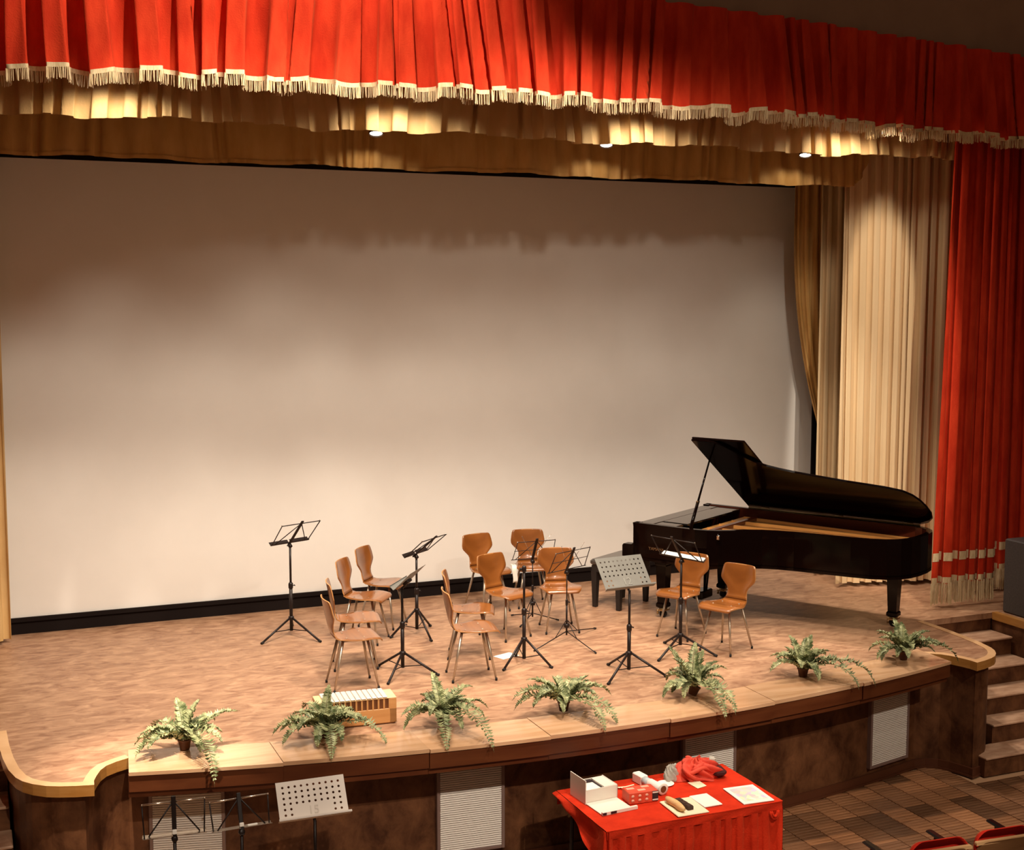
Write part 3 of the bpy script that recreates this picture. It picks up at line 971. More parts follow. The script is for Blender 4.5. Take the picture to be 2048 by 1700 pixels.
def folding_stand(label, x, y, z, feet, cz, zt, ang, lean, dz, W, Wt=None, style='folding', extra=None, edge='stand_black'):
    t = thing('music_stand', label, 'music stand', (x, y, z), 0, 'music stands')
    tripod(t, feet, cz, style=style)
    pole(t, zt - .035, style)
    e, up, face, h = desk_axes(ang, lean, dz)
    Wt = Wt or W * .98
    B = Vector((0, 0, zt))
    r = .0050 if style != 'wire' else .0040
    M = Matrix(((e.x, face.x, up.x, B.x), (e.y, face.y, up.y, B.y), (e.z, face.z, up.z, B.z), (0, 0, 0, 1)))
    # local frame of the desk: x along its width, y towards the player, z up the desk
    m = MB(); m.lathe([(.012, -.02), (.02, -.016), (.02, .016), (.012, .02)], 12, M=Matrix.Translation((0, 0, zt - .03)) @ M.to_3x3().to_4x4() @ Matrix.Rotation(R(90), 4, 'X'))
    m.build('tilt_knob', 'stand_black', t)
    m = MB(); m.bevbox((-.014, -.007, -.05), (.014, .007, h + .035), .003, M=M); m.build('centre_strut', 'stand_black', t)
    if style != 'wire':
        for s in (-1, 1):
            m = MB(); m.box((min(s * .012, s * W / 2), 0, -.004), (max(s * .012, s * W / 2), .042, .0), M=M)
            m.box((min(s * .012, s * W / 2), -.003, -.004), (max(s * .012, s * W / 2), .0, .014), M=M)
            m.build('tray_wing', edge, t)
    else:
        m = MB(); m.tube([M @ Vector((-W / 2, .0, 0)), M @ Vector((W / 2, .0, 0))], r, 6); m.build('tray_bar', edge, t)
        m = MB(); m.tube([M @ Vector((-W * .47, .0, h * .5)), M @ Vector((W * .47, .0, h * .5))], r * .8, 6); m.build('middle_bar', 'stand_black', t)
        for s in (-1, 1):
            m = MB(); m.tube([M @ Vector((s * .03, .0, h * .25)), M @ Vector((s * .16, .03, h * 1.25))], r * .7, 6); m.build('page_holder', 'chrome', t)
    for s in (-1, 1):
        m = MB(); m.tube([M @ Vector((0, 0, h)), M @ Vector((s * Wt / 2, 0, h))], r, 6); m.build('top_bar', edge, t)
        m = MB(); m.tube([M @ Vector((s * W * .47, 0, 0)), M @ Vector((s * Wt / 2, 0, h))], r, 6); m.build('side_bar', 'stand_black', t)
        m = MB(); m.tube([M @ Vector((s * W * .40, 0, 0.002)), M @ Vector((s * .008, 0, h * .97))], r, 6); m.build('diagonal_bar', 'stand_black', t)
        m = MB(); m.lathe([(.006, -.004), (.006, .004)], 8, M=M @ Matrix.Translation((s * Wt / 2, .004, h)) @ Matrix.Rotation(R(90), 4, 'X')); m.build('rivet', 'chrome', t)
    return t, M, h

def holes_plate(W, H, nx, ny, filled, r=.0085, my=.02, mx=.022, thick=.0016):
    """perforated sheet: cells with an octagonal hole, real openings; local x width, z up"""
    m = MB()
    cw, chh = (W - 2 * mx) / nx, (H - 2 * my) / ny
    def cell(x0, x1, z0, z1, hole):
        if not hole:
            m.add([(x0, 0, z0), (x1, 0, z0), (x1, 0, z1), (x0, 0, z1)], [(0, 1, 2, 3)])
            return
        xc, zc = (x0 + x1) / 2, (z0 + z1) / 2
        v = [(x0, 0, z0), (xc, 0, z0), (x1, 0, z0), (x1, 0, zc), (x1, 0, z1), (xc, 0, z1), (x0, 0, z1), (x0, 0, zc)]
        for k in range(8):
            a = R(225 + 45 * k)
            v.append((xc + r * math.cos(a), 0, zc + r * math.sin(a)))
        m.add(v, [(k, (k + 1) % 8, 8 + (k + 1) % 8, 8 + k) for k in range(8)])
    for i in range(nx):
        for j in range(ny):
            cell(-W / 2 + mx + i * cw, -W / 2 + mx + (i + 1) * cw, my + j * chh, my + (j + 1) * chh, not filled(i, j))
    m.add([(-W / 2, 0, 0), (W / 2, 0, 0), (W / 2, 0, my), (-W / 2, 0, my)], [(0, 1, 2, 3)])
    m.add([(-W / 2, 0, H - my), (W / 2, 0, H - my), (W / 2, 0, H), (-W / 2, 0, H)], [(0, 1, 2, 3)])
    for s in (-1, 1):
        a, b = sorted((s * W / 2, s * (W / 2 - mx)))
        m.add([(a, 0, my), (b, 0, my), (b, 0, H - my), (a, 0, H - my)], [(0, 1, 2, 3)])
    return m

def perforated_stand(label, x, y, z, feet, cz, zt, ang, lean, dz, W, matn, number=None):
    t = thing('music_stand', label, 'music stand', (x, y, z), 0, 'music stands')
    tripod(t, feet, cz)
    pole(t, zt - .02, 'folding')
    e, up, face, h = desk_axes(ang, lean, dz)
    B = Vector((0, 0, zt))
    M = Matrix(((e.x, face.x, up.x, B.x), (e.y, face.y, up.y, B.y), (e.z, face.z, up.z, B.z), (0, 0, 0, 1)))
    flip = M.to_3x3().determinant() < 0
    pm = holes_plate(W, h, 10, 6, lambda i, j: j < 2 and 2 <= i <= 7)
    pm.v = [M @ p for p in pm.v]
    me = pm.mesh('perforated_desk', matn)
    bm = bmesh.new(); bm.from_mesh(me)
    bmesh.ops.remove_doubles(bm, verts=bm.verts, dist=.0002)
    ex = bmesh.ops.extrude_face_region(bm, geom=bm.faces[:], use_keep_orig=True)
    bmesh.ops.translate(bm, vec=-face * .002, verts=[g for g in ex['geom'] if isinstance(g, bmesh.types.BMVert)])
    bmesh.ops.recalc_face_normals(bm, faces=bm.faces)
    bm.to_mesh(me); bm.free()
    link('perforated_desk', me, t)
    m = MB(); m.bevbox((-W / 2 - .012, 0, -.006), (W / 2 + .012, .05, .0), .002, M=M)
    m.box((-W / 2 - .012, .047, -.006), (W / 2 + .012, .05, .008), M=M)
    m.build('sheet_lip', matn, t)
    m = MB(); m.bevbox((-.05, -.03, h * .12), (.05, -.004, h * .40), .004, M=M); m.build('desk_bracket', 'stand_black', t)
    m = MB(); m.tube([M @ Vector((0, -.030, h * .22)), M @ Vector((0, -.020, -.01)), (0, 0, zt - .03)], .010, 8); m.build('tilt_joint', 'stand_black', t)
    if number:
        tm = text_mesh(number, h * .30)
        tm.materials.clear(); tm.materials.append(MATS['desk_number' if matn == 'desk_grey' else 'desk_number_cream'])
        o = link('number', tm, t)
        rot = Matrix(((e.x, up.x, face.x), (e.y, up.y, face.y), (e.z, up.z, face.z)))
        if rot.determinant() < 0:
            rot = Matrix(((-e.x, up.x, face.x), (-e.y, up.y, face.y), (-e.z, up.z, face.z)))
        o.matrix_local = Matrix.Translation(M @ Vector((0, .0022, h * .20))) @ rot.to_4x4()
    return t

folding_stand('black folding music stand alone before the screen, apart from all chairs', 2.842, 12.334, STG, [(.40, -147), (.41, -62), (.36, 75)], .177, .922, 22.9, -.19, .212, .452, .45)
perforated_stand('grey perforated music stand seen edge on among the screen-side chairs', 3.45, 10.694, STG, [(.30, 119), (.36, -128), (.33, -39)], .18, .79, 52, -.15, .15, .40, 'desk_grey')
folding_stand('black folding music stand tilted nearly flat behind the edge-on perforated one', 3.993, 11.912, STG, [(.29, -169), (.33, -84), (.30, 45)], .24, .80, 40, -.206, .175, .44, .46)
# tripod without a desk
t = thing('music_stand', 'black tripod stand without a desk in the middle of the stage', 'music stand', (4.548, 10.539, STG), 0, 'music stands')
tripod(t, [(.286, -152), (.283, -53), (.257, 84)], .23); pole(t, .86, 'folding')
m = MB(); m.lathe([(.012, -.03), (.02, -.02), (.02, .02), (.012, .032)], 12); m.build('top_joint', 'stand_black', t, (0, 0, .87))
m = MB(); m.tube([(0, 0, .87), (-.035, -.01, .875)], .006, 6); m.lathe([(.014, -.012), (.014, .012)], 10, M=Matrix.Translation((-.035, -.01, .875))); m.build('wing_screw', 'stand_black', t)
folding_stand('thin black wire music stand in front of the darkest chair', 5.24, 11.925, STG, [(.30, 111), (.26, -18), (.27, -140)], .19, .655, -1, -.105, .195, .47, .41, style='folding_wire' if False else 'wire')
folding_stand('very thin wire music stand on long spread legs, at the chair facing the hall', 5.254, 11.138, STG, [(.55, -86), (.52, -150), (.50, 30)], .143, .695, 22, -.085, .195, .54, .48, style='wire')
perforated_stand('grey perforated music stand facing the hall, before the piano bench', 5.259, 9.867, STG, [(.33, 96), (.355, -147), (.33, -36)], .197, .775, 4.4, .198, .245, .475, 'desk_grey', '12')
st8, M8, h8 = folding_stand('black folding music stand holding white sheets, beside the piano', 6.086, 10.40, STG, [(.46, -145), (.38, -61), (.25, 96)], .145, .875, -70, -.13, .195, .53, .52)
m = MB()
for k in range(4):
    dx = (.0, .004, -.003, .002)[k]
    m.box((-.24 + dx, .004 + .0 * k, .001 + .0022 * k), (.25 + dx, .05, .0022 + .0022 * k))
sh = m.build('sheet_music', 'paper')
sh.matrix_world = Matrix.Translation((6.086, 10.40, STG)) @ M8
tag(sh, 'narrow stack of white sheets in the tray of the piano-side stand', 'paper')

# three stands in the hall before the stage
fh = [(.21, -150), (.21, -30), (.21, 90)]
h1, Mh1, _ = folding_stand('wire-armed folding music stand in the hall, farthest from the red table', 1.10, 8.10, 0, fh, .24, 1.035, -4.2, .03, .20, .39, .385, edge='chrome')
h2, Mh2, _ = folding_stand('folding music stand in the hall, next to the perforated cream one', 1.534, 8.17, 0, fh, .24, .98, 1.2, .07, .17, .385, .38, edge='chrome')
perforated_stand('cream perforated music stand in the hall in front of the stage', 2.018, 8.17, 0, fh, .24, .97, -1.5, .150, .212, .462, 'desk_cream', '15')
def on_desk(name, label, M, base, lo, hi, mtl, cat):
    m = MB(); m.bevbox(lo, hi, .003)
    o = m.build(name, mtl)
    o.matrix_world = Matrix.Translation(base) @ M
    tag(o, label, cat)
on_desk('page_clip', 'round-headed white clip on the tray of the farthest hall stand', Mh1, (1.10, 8.10, 0), (-.014, .001, .001), (.014, .02, .03), 'paper', 'clip')
on_desk('eraser', 'small white eraser on the tray of the hall stand by the cream one', Mh2, (1.534, 8.17, 0), (.035, .005, .001), (.10, .03, .014), 'paper', 'eraser')
on_desk('page_clip', 'white clip at the centre of the hall stand by the cream one', Mh2, (1.534, 8.17, 0), (-.014, .003, .004), (.014, .022, .03), 'paper', 'clip')

# ================================================================== grand piano
P = thing('grand_piano', 'long black concert grand piano with its lid propped open', 'piano', (7.621, 12.598, STG), R(-60))
RIM = [(.08, 0), (2.50, 0), (2.61, -.05), (2.69, -.14), (2.735, -.26), (2.75, -.42), (2.74, -.60), (2.71, -.75), (2.65, -.87), (2.55, -.965), (2.40, -1.03), (2.22, -1.062), (2.02, -1.085), (1.83, -1.105), (1.66, -1.125),
       (1.50, -1.16), (1.36, -1.215), (1.23, -1.30), (1.12, -1.40), (1.02, -1.49), (.92, -1.55), (.80, -1.578), (.66, -1.582), (.40, -1.582), (.08, -1.582)]
inner = offset(RIM, -.062)
inner[0] = (.08, -.062); inner[-1] = (.08, -1.52)
m = MB()
n = len(RIM)
v = []
for i in range(n):
    v += [(RIM[i][0], RIM[i][1], .62), (RIM[i][0], RIM[i][1], .985), (inner[i][0], inner[i][1], .985), (inner[i][0], inner[i][1], .62)]
f, mi = [], []
for i in range(n - 1):
    p, q = 4 * i, 4 * i + 4
    for k, mm in ((0, 0), (1, 0), (2, 1), (3, 0)):
        l = (k + 1) % 4
        f.append((p + k, p + l, q + l, q + k)); mi.append(mm)
f += [(3, 2, 1, 0), tuple(4 * (n - 1) + k for k in range(4))]; mi += [0, 0]
for ff, mm in zip(f, mi):
    pass
o0 = len(m.v)
m.v += [Vector(p) for p in v]
for ff, mm in zip(f, mi):
    m.f.append(list(ff)); m.mi.append(mm); m.sm.append(False)
soften(m.build('rim', ['piano_black', 'piano_inner'], P))
m = MB(); m.prism(RIM, .60, .64); m.build('case_bottom', 'piano_black', P)
# key arms with the scooped shoulder
for b0, b1, nm in ((-1.582, -1.49, 'key_arm'), (-.092, 0, 'key_arm')):
    prof = [(-.05, .62), (-.05, .735), (-.035, .752), (.06, .755), (.085, .77), (.10, .80), (.105, .84), (.10, .885), (.085, .93), (.075, .985), (.14, .985), (.14, .62)]
    m = MB()
    v = [(a, b0, z) for a, z in prof] + [(a, b1, z) for a, z in prof]
    k = len(prof)
    m.add(v, [tuple(range(k)), tuple(reversed(range(k, 2 * k)))] + [(i, i + k, (i + 1) % k + k, (i + 1) % k) for i in range(k)])
    m.build(nm, 'piano_black', P)
m = MB(); m.box((-.03, -1.49, .62), (.14, -.092, .655)); m.build('key_bed', 'piano_black', P)
kb = MB(); kb.box((-.02, -1.40, .655), (.13, -.18, .672)); kbo = kb.build('keyboard', 'ivory', P)
m = MB()
w = 1.22 / 52
for i in range(52):
    if i % 7 in (0, 2, 3, 5, 6) and i < 51:
        m.box((.035, -.18 - (i + 1) * w - .005, .672), (.13, -.18 - (i + 1) * w + .006, .684))
tag(m.build('black_keys', 'piano_black', kbo), kind='stuff')
m = MB(); m.bevbox((.13, -1.50, .66), (.17, -.08, .93), .01); m.build('fallboard', 'piano_black', P)
# folded music shelf
m = MB(); m.bevbox((.09, -1.53, .955), (.26, -.05, .975), .004); m.build('front_shelf', 'piano_gloss', P)
m = MB(); m.bevbox((.27, -1.30, .957), (.56, -.30, .978), .004); m.build('music_desk', 'piano_gloss', P)
for a, b in ((-1.53, -1.315), (-.285, -.05)):
    m = MB(); m.bevbox((.27, a, .952), (.52, b, .972), .004); m.build('side_shelf', 'piano_gloss', P)
# inside: soundboard, iron plate with ribs, damper rail
sb = [(a, b) for a, b in offset(RIM, -.066)]
sb[0] = (.58, -.066); sb[-1] = (.58, -1.516)
sb = [p for i, p in enumerate(sb) if i in (0, len(sb) - 1) or p[0] > .6]
m = MB(); m.prism(sb, .80, .81); m.build('soundboard', 'soundboard', P)
pl = offset(sb + [sb[0]], -.05)[:-1]
m = MB(); m.prism(pl, .835, .855); plate = m.build('iron_plate', 'iron_plate', P)
for b0, b1, a1 in ((-.20, -.20, 2.50), (-.48, -.32, 2.62), (-.76, -.50, 2.58), (-1.02, -.70, 2.40), (-1.27, -1.0, 1.75)):
    m = MB()
    for s in (-1, 1): pass
    m.add([(.64, b0 - .018, .855), (.64, b0 + .018, .855), (a1, b1 + .014, .855), (a1, b1 - .014, .855), (.64, b0 - .012, .915), (.64, b0 + .012, .915), (a1, b1 + .009, .89), (a1, b1 - .009, .89)],
          [(0, 3, 2, 1), (4, 5, 6, 7), (0, 1, 5, 4), (1, 2, 6, 5), (2, 3, 7, 6), (3, 0, 4, 7)])
    m.build('plate_rib', 'iron_plate', plate)
m = MB(); m.bevbox((.60, -1.48, .855), (.68, -.10, .90), .006); m.build('pin_rail', 'iron_plate', plate)
m = MB(); m.bevbox((.74, -1.40, .88), (.80, -.16, .925), .006); m.build('damper_rail', 'piano_inner', P)
m = MB()
for i in range(70):
    b = -.14 - i * .0185
    a1 = 2.45 if b > -.5 else (2.45 - (-.5 - b) * 1.45)
    m.tube([(.68, b, .885), (a1, b + .06, .872)], .0012, 3, cap=False)
tag(m.build('strings', 'brass', P), kind='stuff')
# hinge rail
m = MB(); m.tube([(.60, -.012, .992), (2.52, -.012, .992)], .007, 8); m.build('hinge_rail', 'brass', P)
# open lid
LA = .585
LID = [(LA, .015), (2.50, .015), (2.62, -.06), (2.69, -.17), (2.715, -.30), (2.71, -.43), (2.685, -.57), (2.64, -.68), (2.56, -.765), (2.40, -.815), (2.22, -.845), (2.02, -.875), (1.83, -.915), (1.66, -.95),
       (1.51, -.985), (1.36, -1.03), (1.24, -1.08), (1.14, -1.15), (1.06, -1.25), (.99, -1.37), (.92, -1.47), (.84, -1.54), (.76, -1.55), (LA, -1.55)]
th = R(33.0)
HM = Matrix.Translation((0, 0, 1.0)) @ Matrix.Rotation(-th, 4, 'X')
m = MB(); m.prism(LID, 0, .022, M=HM); lid = soften(m.build('lid', 'piano_black', P), .005)
m = MB(); m.bevbox((LA, -1.55, .025), (LA + .595, .0, .045), .004, M=HM); m.build('folded_front_flap', 'piano_black', lid)
for a in (.75, 1.6, 2.35):
    m = MB(); m.tube([(a, .004, 1.0), (a + .09, .004, 1.0)], .011, 8); m.build('hinge', 'brass', lid)
# prop stick: heavy lower stay and slim upper stick
base = Vector((.70, -1.50, .95))
top = HM @ Vector((LA + .035, -1.14, -.004))
mid = base.lerp(top, .40)
m = MB(); m.tube([base, mid], [.020, .017], 8); stick = m.build('prop_stick', 'piano_black', P)
m = MB(); m.tube([mid, top], [.012, .010], 8); m.build('upper_stick', 'piano_black', stick)
m = MB(); m.tube([mid + Vector((0, -.02, 0)), mid + Vector((0, .02, 0))], .012, 8); m.build('stick_joint', 'brass', stick)
# latch on the side
m = MB(); m.bevbox((1.02, -1.535, .90), (1.05, -1.505, .945), .004); m.build('lid_lock', 'chrome', P)
# lettering on the side, legs, lyre
tm = text_mesh('YAMAHA', .044, .001)
tm.materials.clear(); tm.materials.append(MATS['letter_gold'])
o = link('lettering', tm, P)
o.matrix_local = Matrix.Translation((.36, -1.5835, .735)) @ Matrix.Rotation(R(90), 4, 'X')
for a, b in ((.36, -1.43), (.42, -.24), (2.40, -.36)):
    m = MB()
    def sq(hw, z): return [(a - hw, b - hw, z), (a + hw, b - hw, z), (a + hw, b + hw, z), (a - hw, b + hw, z)]
    lv = [sq(.066, .60), sq(.066, .56), sq(.058, .545), sq(.056, .45), sq(.044, .16), sq(.055, .145), sq(.055, .115), sq(.036, .10)]
    v = [p for r_ in lv for p in r_]
    f = [(0, 1, 2, 3), tuple(reversed(range(len(v) - 4, len(v))))]
    for k in range(len(lv) - 1):
        for i in range(4):
            j = (i + 1) % 4
            f.append((4 * k + i, 4 * k + 4 + i, 4 * k + 4 + j, 4 * k + j))
    m.add(v, f)
    lg = m.build('leg', 'piano_black', P)
    m = MB()
    m.lathe([(.04, .085), (.045, .10)], 10, M=Matrix.Translation((a, b, 0)))
    m.tube([(a - .035, b - .05, .085), (a - .035, b - .05, .04)], .012, 6); m.tube([(a - .035, b + .05, .085), (a - .035, b + .05, .04)], .012, 6)
    m.box((a - .045, b - .06, .075), (a + .045, b + .06, .09))
    m.build('caster_fork', 'brass', lg)
    m = MB(); m.lathe([(.02, -.016), (.038, -.014), (.038, .014), (.02, .016)], 14, M=Matrix.Translation((a, b, .038)) @ Matrix.Rotation(R(90), 4, 'X')); m.build('caster_wheel', 'rubber', lg)
m = MB(); m.bevbox((.40, -.90, .10), (.52, -.66, .19), .01); lyre = m.build('pedal_box', 'piano_black', P)
for b in (-.86, -.70):
    m = MB(); m.tube([(.45, b, .60), (.45, b, .18)], .022, 8); m.build('lyre_post', 'piano_black', lyre)
m = MB(); m.tube([(.55, -.78, .62), (.50, -.78, .14)], .012, 6); m.build('lyre_brace', 'piano_black', lyre)
for b in (-.86, -.78, -.70):
    m = MB(); m.bevbox((.28, b - .016, .105), (.41, b + .016, .118), .004); m.build('pedal', 'brass', lyre)

# piano bench
B = thing('piano_bench', 'black piano bench with tapered legs beside the keyboard', 'bench', (6.41, 12.25, STG), R(-60))
m = MB(); m.bevbox((-.20, -.30, .455), (.20, .34, .52), .02); m.build('cushion', 'bench_top', B)
m = MB(); m.box((-.18, -.28, .385), (.18, .32, .455)); m.build('apron', 'black_paint', B)
for a, b in ((-.15, -.25), (.15, -.25), (-.15, .29), (.15, .29)):
    m = MB(); hw, hb = .034, .022
    m.add([(a - hb, b - hb, 0), (a + hb, b - hb, 0), (a + hb, b + hb, 0), (a - hb, b + hb, 0), (a - hw, b - hw, .39), (a + hw, b - hw, .39), (a + hw, b + hw, .39), (a - hw, b + hw, .39)],
          [(0, 3, 2, 1), (4, 5, 6, 7), (0, 1, 5, 4), (1, 2, 6, 5), (2, 3, 7, 6), (3, 0, 4, 7)])
    m.build('leg', 'black_paint', B)

# ================================================================== ferns
def frond(L, az, e0, droop, seed, twist=0.0, at=(0, 0)):
    rnd = random.Random(seed)
    m = MB()
    n = 15
    d = Vector((math.cos(az), math.sin(az), 0)); sd = Vector((-d.y, d.x, 0))
    p = Vector((d.x * .012, d.y * .012, .062))
    ang = e0
    pts, dirs = [p.copy()], []
    for i in range(n):
        t = i / n
        dirv = d * math.cos(ang) + Vector((0, 0, math.sin(ang))) + sd * (twist * t)
        dirv.normalize()
        dirs.append(dirv)
        p = p + dirv * (L / n)
        if p.z < .022 and at[1] + p.y > ledge_front(at[0] + p.x) - .012:      # a frond rests on the ledge instead of sinking in
            p.z = .022
        pts.append(p.copy())
        ang -= droop / n * (0.5 + 1.1 * t)
    dirs.append(dirs[-1])
    m.tube(pts, [.0035 * (1 - .75 * i / n) for i in range(n + 1)], 4, mi=1, cap=False)
    # pinnae, two per half step on each side
    k = n * 2
    for i in range(3, k):
        t = i / k
        a = pts[i // 2].lerp(pts[min(i // 2 + 1, n)], .5 * (i % 2))
        tv = dirs[i // 2]
        upv = sd.cross(tv).normalized()
        if upv.z < 0 and tv.z < .9: upv = upv
        ll = .074 * (math.sin(math.pi * min(1, (t * .93 + .10))) ** .6) * (1.12 - .45 * t) * rnd.uniform(.85, 1.1) * (L / .5) ** .5
        for s in (-1, 1):
            out = (sd * s * .93 + tv * .36 + upv * rnd.uniform(-.42, .22)).normalized()
            wv = tv * .0108 * rnd.uniform(.85, 1.15)
            mid = a + out * ll * .55 + upv * .006
            m.add([a - wv * .4, a + wv * .4, mid + wv, a + out * ll - upv * ll * .22, mid - wv], [(0, 1, 2, 3, 4)], 0, False)
    return m

def fern(x, y, label, fronds, seed, z=STG + .035, pot_tilt=0.0):
    t = thing('potted_fern', label, 'fern', (x, y, z), 0, 'ferns along the stage ledge')
    M = Matrix.Rotation(pot_tilt, 4, 'Y')
    m = MB(); m.lathe([(.034, 0), (.046, .066), (.051, .066), (.051, .08), (.043, .08), (.040, .068)], 18, M=M)
    pot = m.build('pot', 'pot_brown', t)
    m = MB(); m.lathe([(.001, .067), (.042, .066)], 14, cap=False, M=M); m.build('soil', 'soil', pot)
    for i, (az, L, e0, dr) in enumerate(fronds):
        frond(L, R(az), R(e0), R(dr), seed * 40 + i, twist=random.Random(seed + i).uniform(-.25, .25), at=(x, y)).build('frond', ['fern_leaf', 'fern_stem'], t)

def bunch(seed, extra, n=15, lmin=.26, lmax=.42):
    rnd = random.Random(seed)
    # the fronds towards the hall are long enough to hang over the ledge front
    out = [(az, L * 1.45, 34, 118) if -120 < az < -25 else (az, L, e, dr) for az, L, e, dr in extra]
    a0 = rnd.uniform(0, 360)
    for i in range(n):
        out.append((a0 + i * 360 / n + rnd.uniform(-14, 14), rnd.uniform(lmin, lmax), rnd.uniform(38, 68), rnd.uniform(85, 150)))
    for i in range(4):
        out.append((rnd.uniform(0, 360), rnd.uniform(.22, .34), rnd.uniform(62, 84), rnd.uniform(45, 90)))
    return out

FERNS = [
    (1.36, 9.36, 'fern nearest the empty rounded stage corner, one frond hanging down the ledge front', [(10, .46, 48, 70), (-78, .56, 35, 150), (170, .40, 40, 110), (195, .44, 35, 110), (100, .36, 75, 60)]),
    (2.36, 9.22, 'wide drooping fern in front of the silver bar chime box', [(185, .46, 45, 120), (200, .44, 38, 120), (-10, .40, 50, 140), (-40, .42, 45, 150), (-95, .40, 45, 150), (60, .34, 76, 25)]),
    (3.27, 9.16, 'fern standing between the chime box and the middle of the ledge', [(-75, .52, 40, 145), (-110, .46, 45, 140), (190, .40, 50, 110), (0, .42, 45, 110), (95, .38, 75, 50)]),
    (4.27, 9.10, 'dark-tipped fern spreading wide at the middle of the ledge', [(180, .52, 48, 100), (172, .46, 36, 110), (2, .48, 45, 115), (-80, .46, 42, 150), (-65, .44, 40, 150)]),
    (5.42, 9.06, 'upright fern in a tilted pot in front of the piano-side chairs', [(120, .40, 66, 35), (60, .42, 64, 30), (40, .38, 60, 40), (-95, .48, 42, 150), (-80, .44, 45, 150), (195, .40, 40, 125)]),
    (6.57, 9.14, 'fern second from the side steps with a frond reaching over the ledge', [(-35, .50, 42, 140), (-60, .42, 42, 140), (185, .42, 45, 110), (95, .34, 72, 50), (40, .38, 62, 50)]),
    (7.73, 9.24, 'pale leafy fern nearest the side steps, in front of the piano tail leg', [(-15, .44, 45, 110), (-30, .40, 40, 120), (180, .40, 60, 60), (195, .44, 40, 110), (80, .36, 68, 50)]),
]
for i, (x, y, lab, ex) in enumerate(FERNS):
    fern(x, y, lab, bunch(i + 3, ex), i + 3, pot_tilt=.35 if i == 4 else 0.0)

# ================================================================== chime box with silver bars
X = thing('bar_chime', 'wooden chime box topped with a row of silver bars on the stage edge', 'chime bars', (2.985, 9.415, STG), R(-5))
Lx, Dx, Hx = .62, .215, .215
m = MB()
m.bevbox((-Lx, 0, .012), (0, .012, .125), .003)
m.build('front_panel', 'beech', X)
m = MB(); m.bevbox((-Lx, Dx - .012, .012), (0, Dx, .20), .003); m.build('back_panel', 'beech', X)
m = MB(); m.bevbox((-.055, .0, .012), (0, Dx, .205), .003); m.build('end_block', 'beech', X)
m = MB(); m.bevbox((-Lx, .0, .012), (-Lx + .045, Dx, .205), .003); m.build('end_block', 'beech', X)
m = MB(); m.box((-Lx + .02, .02, .0), (-.02, Dx - .02, .014)); m.build('bottom_board', 'beech', X)
for i in range(13):
    x0 = -Lx + .045 + i * (Lx - .10) / 12
    m = MB(); m.box((x0 - .007, .001, .125), (x0 + .007, .011, .203)); m.build('slot_divider', 'beech', X)
m = MB(); m.box((-Lx + .045, .013, .10), (-.055, .03, .203)); m.build('slot_backing', 'slot_dark', X)
m = MB(); m.bevbox((-Lx, .0, .203), (0, Dx, .212), .003); m.build('top_board', 'beech_pale', X)
for i in range(12):
    x0 = -Lx + .05 + i * (Lx - .12) / 12
    m = MB(); m.bevbox((x0 + .003, -.008 + .001 * i * .3, .214), (x0 + .040, Dx + .008, .224), .003); m.build('bar', 'bar_silver', X)

# ================================================================== red table with its things
TX0, TX1, TY0, TY1, TZ = 3.94, 5.37, 7.69, 8.50, .735
T = thing('folding_table', 'folding table hidden under the red velvet cloth', 'table', ((TX0 + TX1) / 2, (TY0 + TY1) / 2, 0))
m = MB(); m.bevbox((-.70, -.39, .705), (.70, .39, .735), .008); m.build('table_top', 'table_metal', T)
for sx in (-1, 1):
    for sy in (-1, 1):
        m = MB(); m.tube([(sx * .62, sy * .33, .71), (sx * .64, sy * .34, 0)], .016, 8); m.build('leg', 'table_metal', T)
TC = thing('tablecloth', 'red velvet cloth with a pleated skirt over the table', 'tablecloth', (0, 0, 0))
m = MB()
def topfn(u, v):
    x = TX0 - .004 + (TX1 - TX0 + .008) * u; y = TY0 - .006 + (TY1 - TY0 + .012) * v
    z = TZ + .008 + .0015 * math.sin(x * 17 + y * 9) * math.sin(y * 21)
    return (x, y, z)
m.grid(topfn, 40, 24)
m.build('top_cloth', 'table_velvet', TC)
def band(p, q, z0, z1, nm, wob=.004, n=40):
    mm = MB()
    d = Vector((q[0] - p[0], q[1] - p[1])); nn = Vector((d.y, -d.x)).normalized()
    def g(u, v):
        o = wob * math.sin(u * 23 + v * 3) * v
        zb = z1(u) if callable(z1) else z1
        return (p[0] + d.x * u + nn.x * (.004 + o), p[1] + d.y * u + nn.y * (.004 + o), z0 + (zb - z0) * v)
    mm.grid(g, n, 8)
    return mm.build(nm, 'table_velvet', TC)
band((TX0, TY0), (TX1, TY0), TZ + .008, TZ - .055, 'front_edge')
band((TX1, TY0), (TX1, TY1), TZ + .008, TZ - .045, 'side_edge')
band((TX1, TY1), (TX0, TY1), TZ + .008, TZ - .10, 'rear_edge')
def skirt(p, q, nm, seed):
    fp_, L_ = line_path(p, q)
    f_, n_, r_ = drape(fp_, L_, TZ - .045, .015, .105, .026, seed, per=14, rows=16, top_amp=.35, omega=.12, crush=.2, lobe=1.5)
    cloth(nm, f_, L_, n_, r_, 0, 1, 'table_velvet', TC)
skirt((TX0 + .015, TY0 - .002), (TX1 - .005, TY0 - .002), 'front_skirt', 81)
skirt((TX1 + .002, TY0), (TX1 + .002, TY1), 'side_skirt', 83)
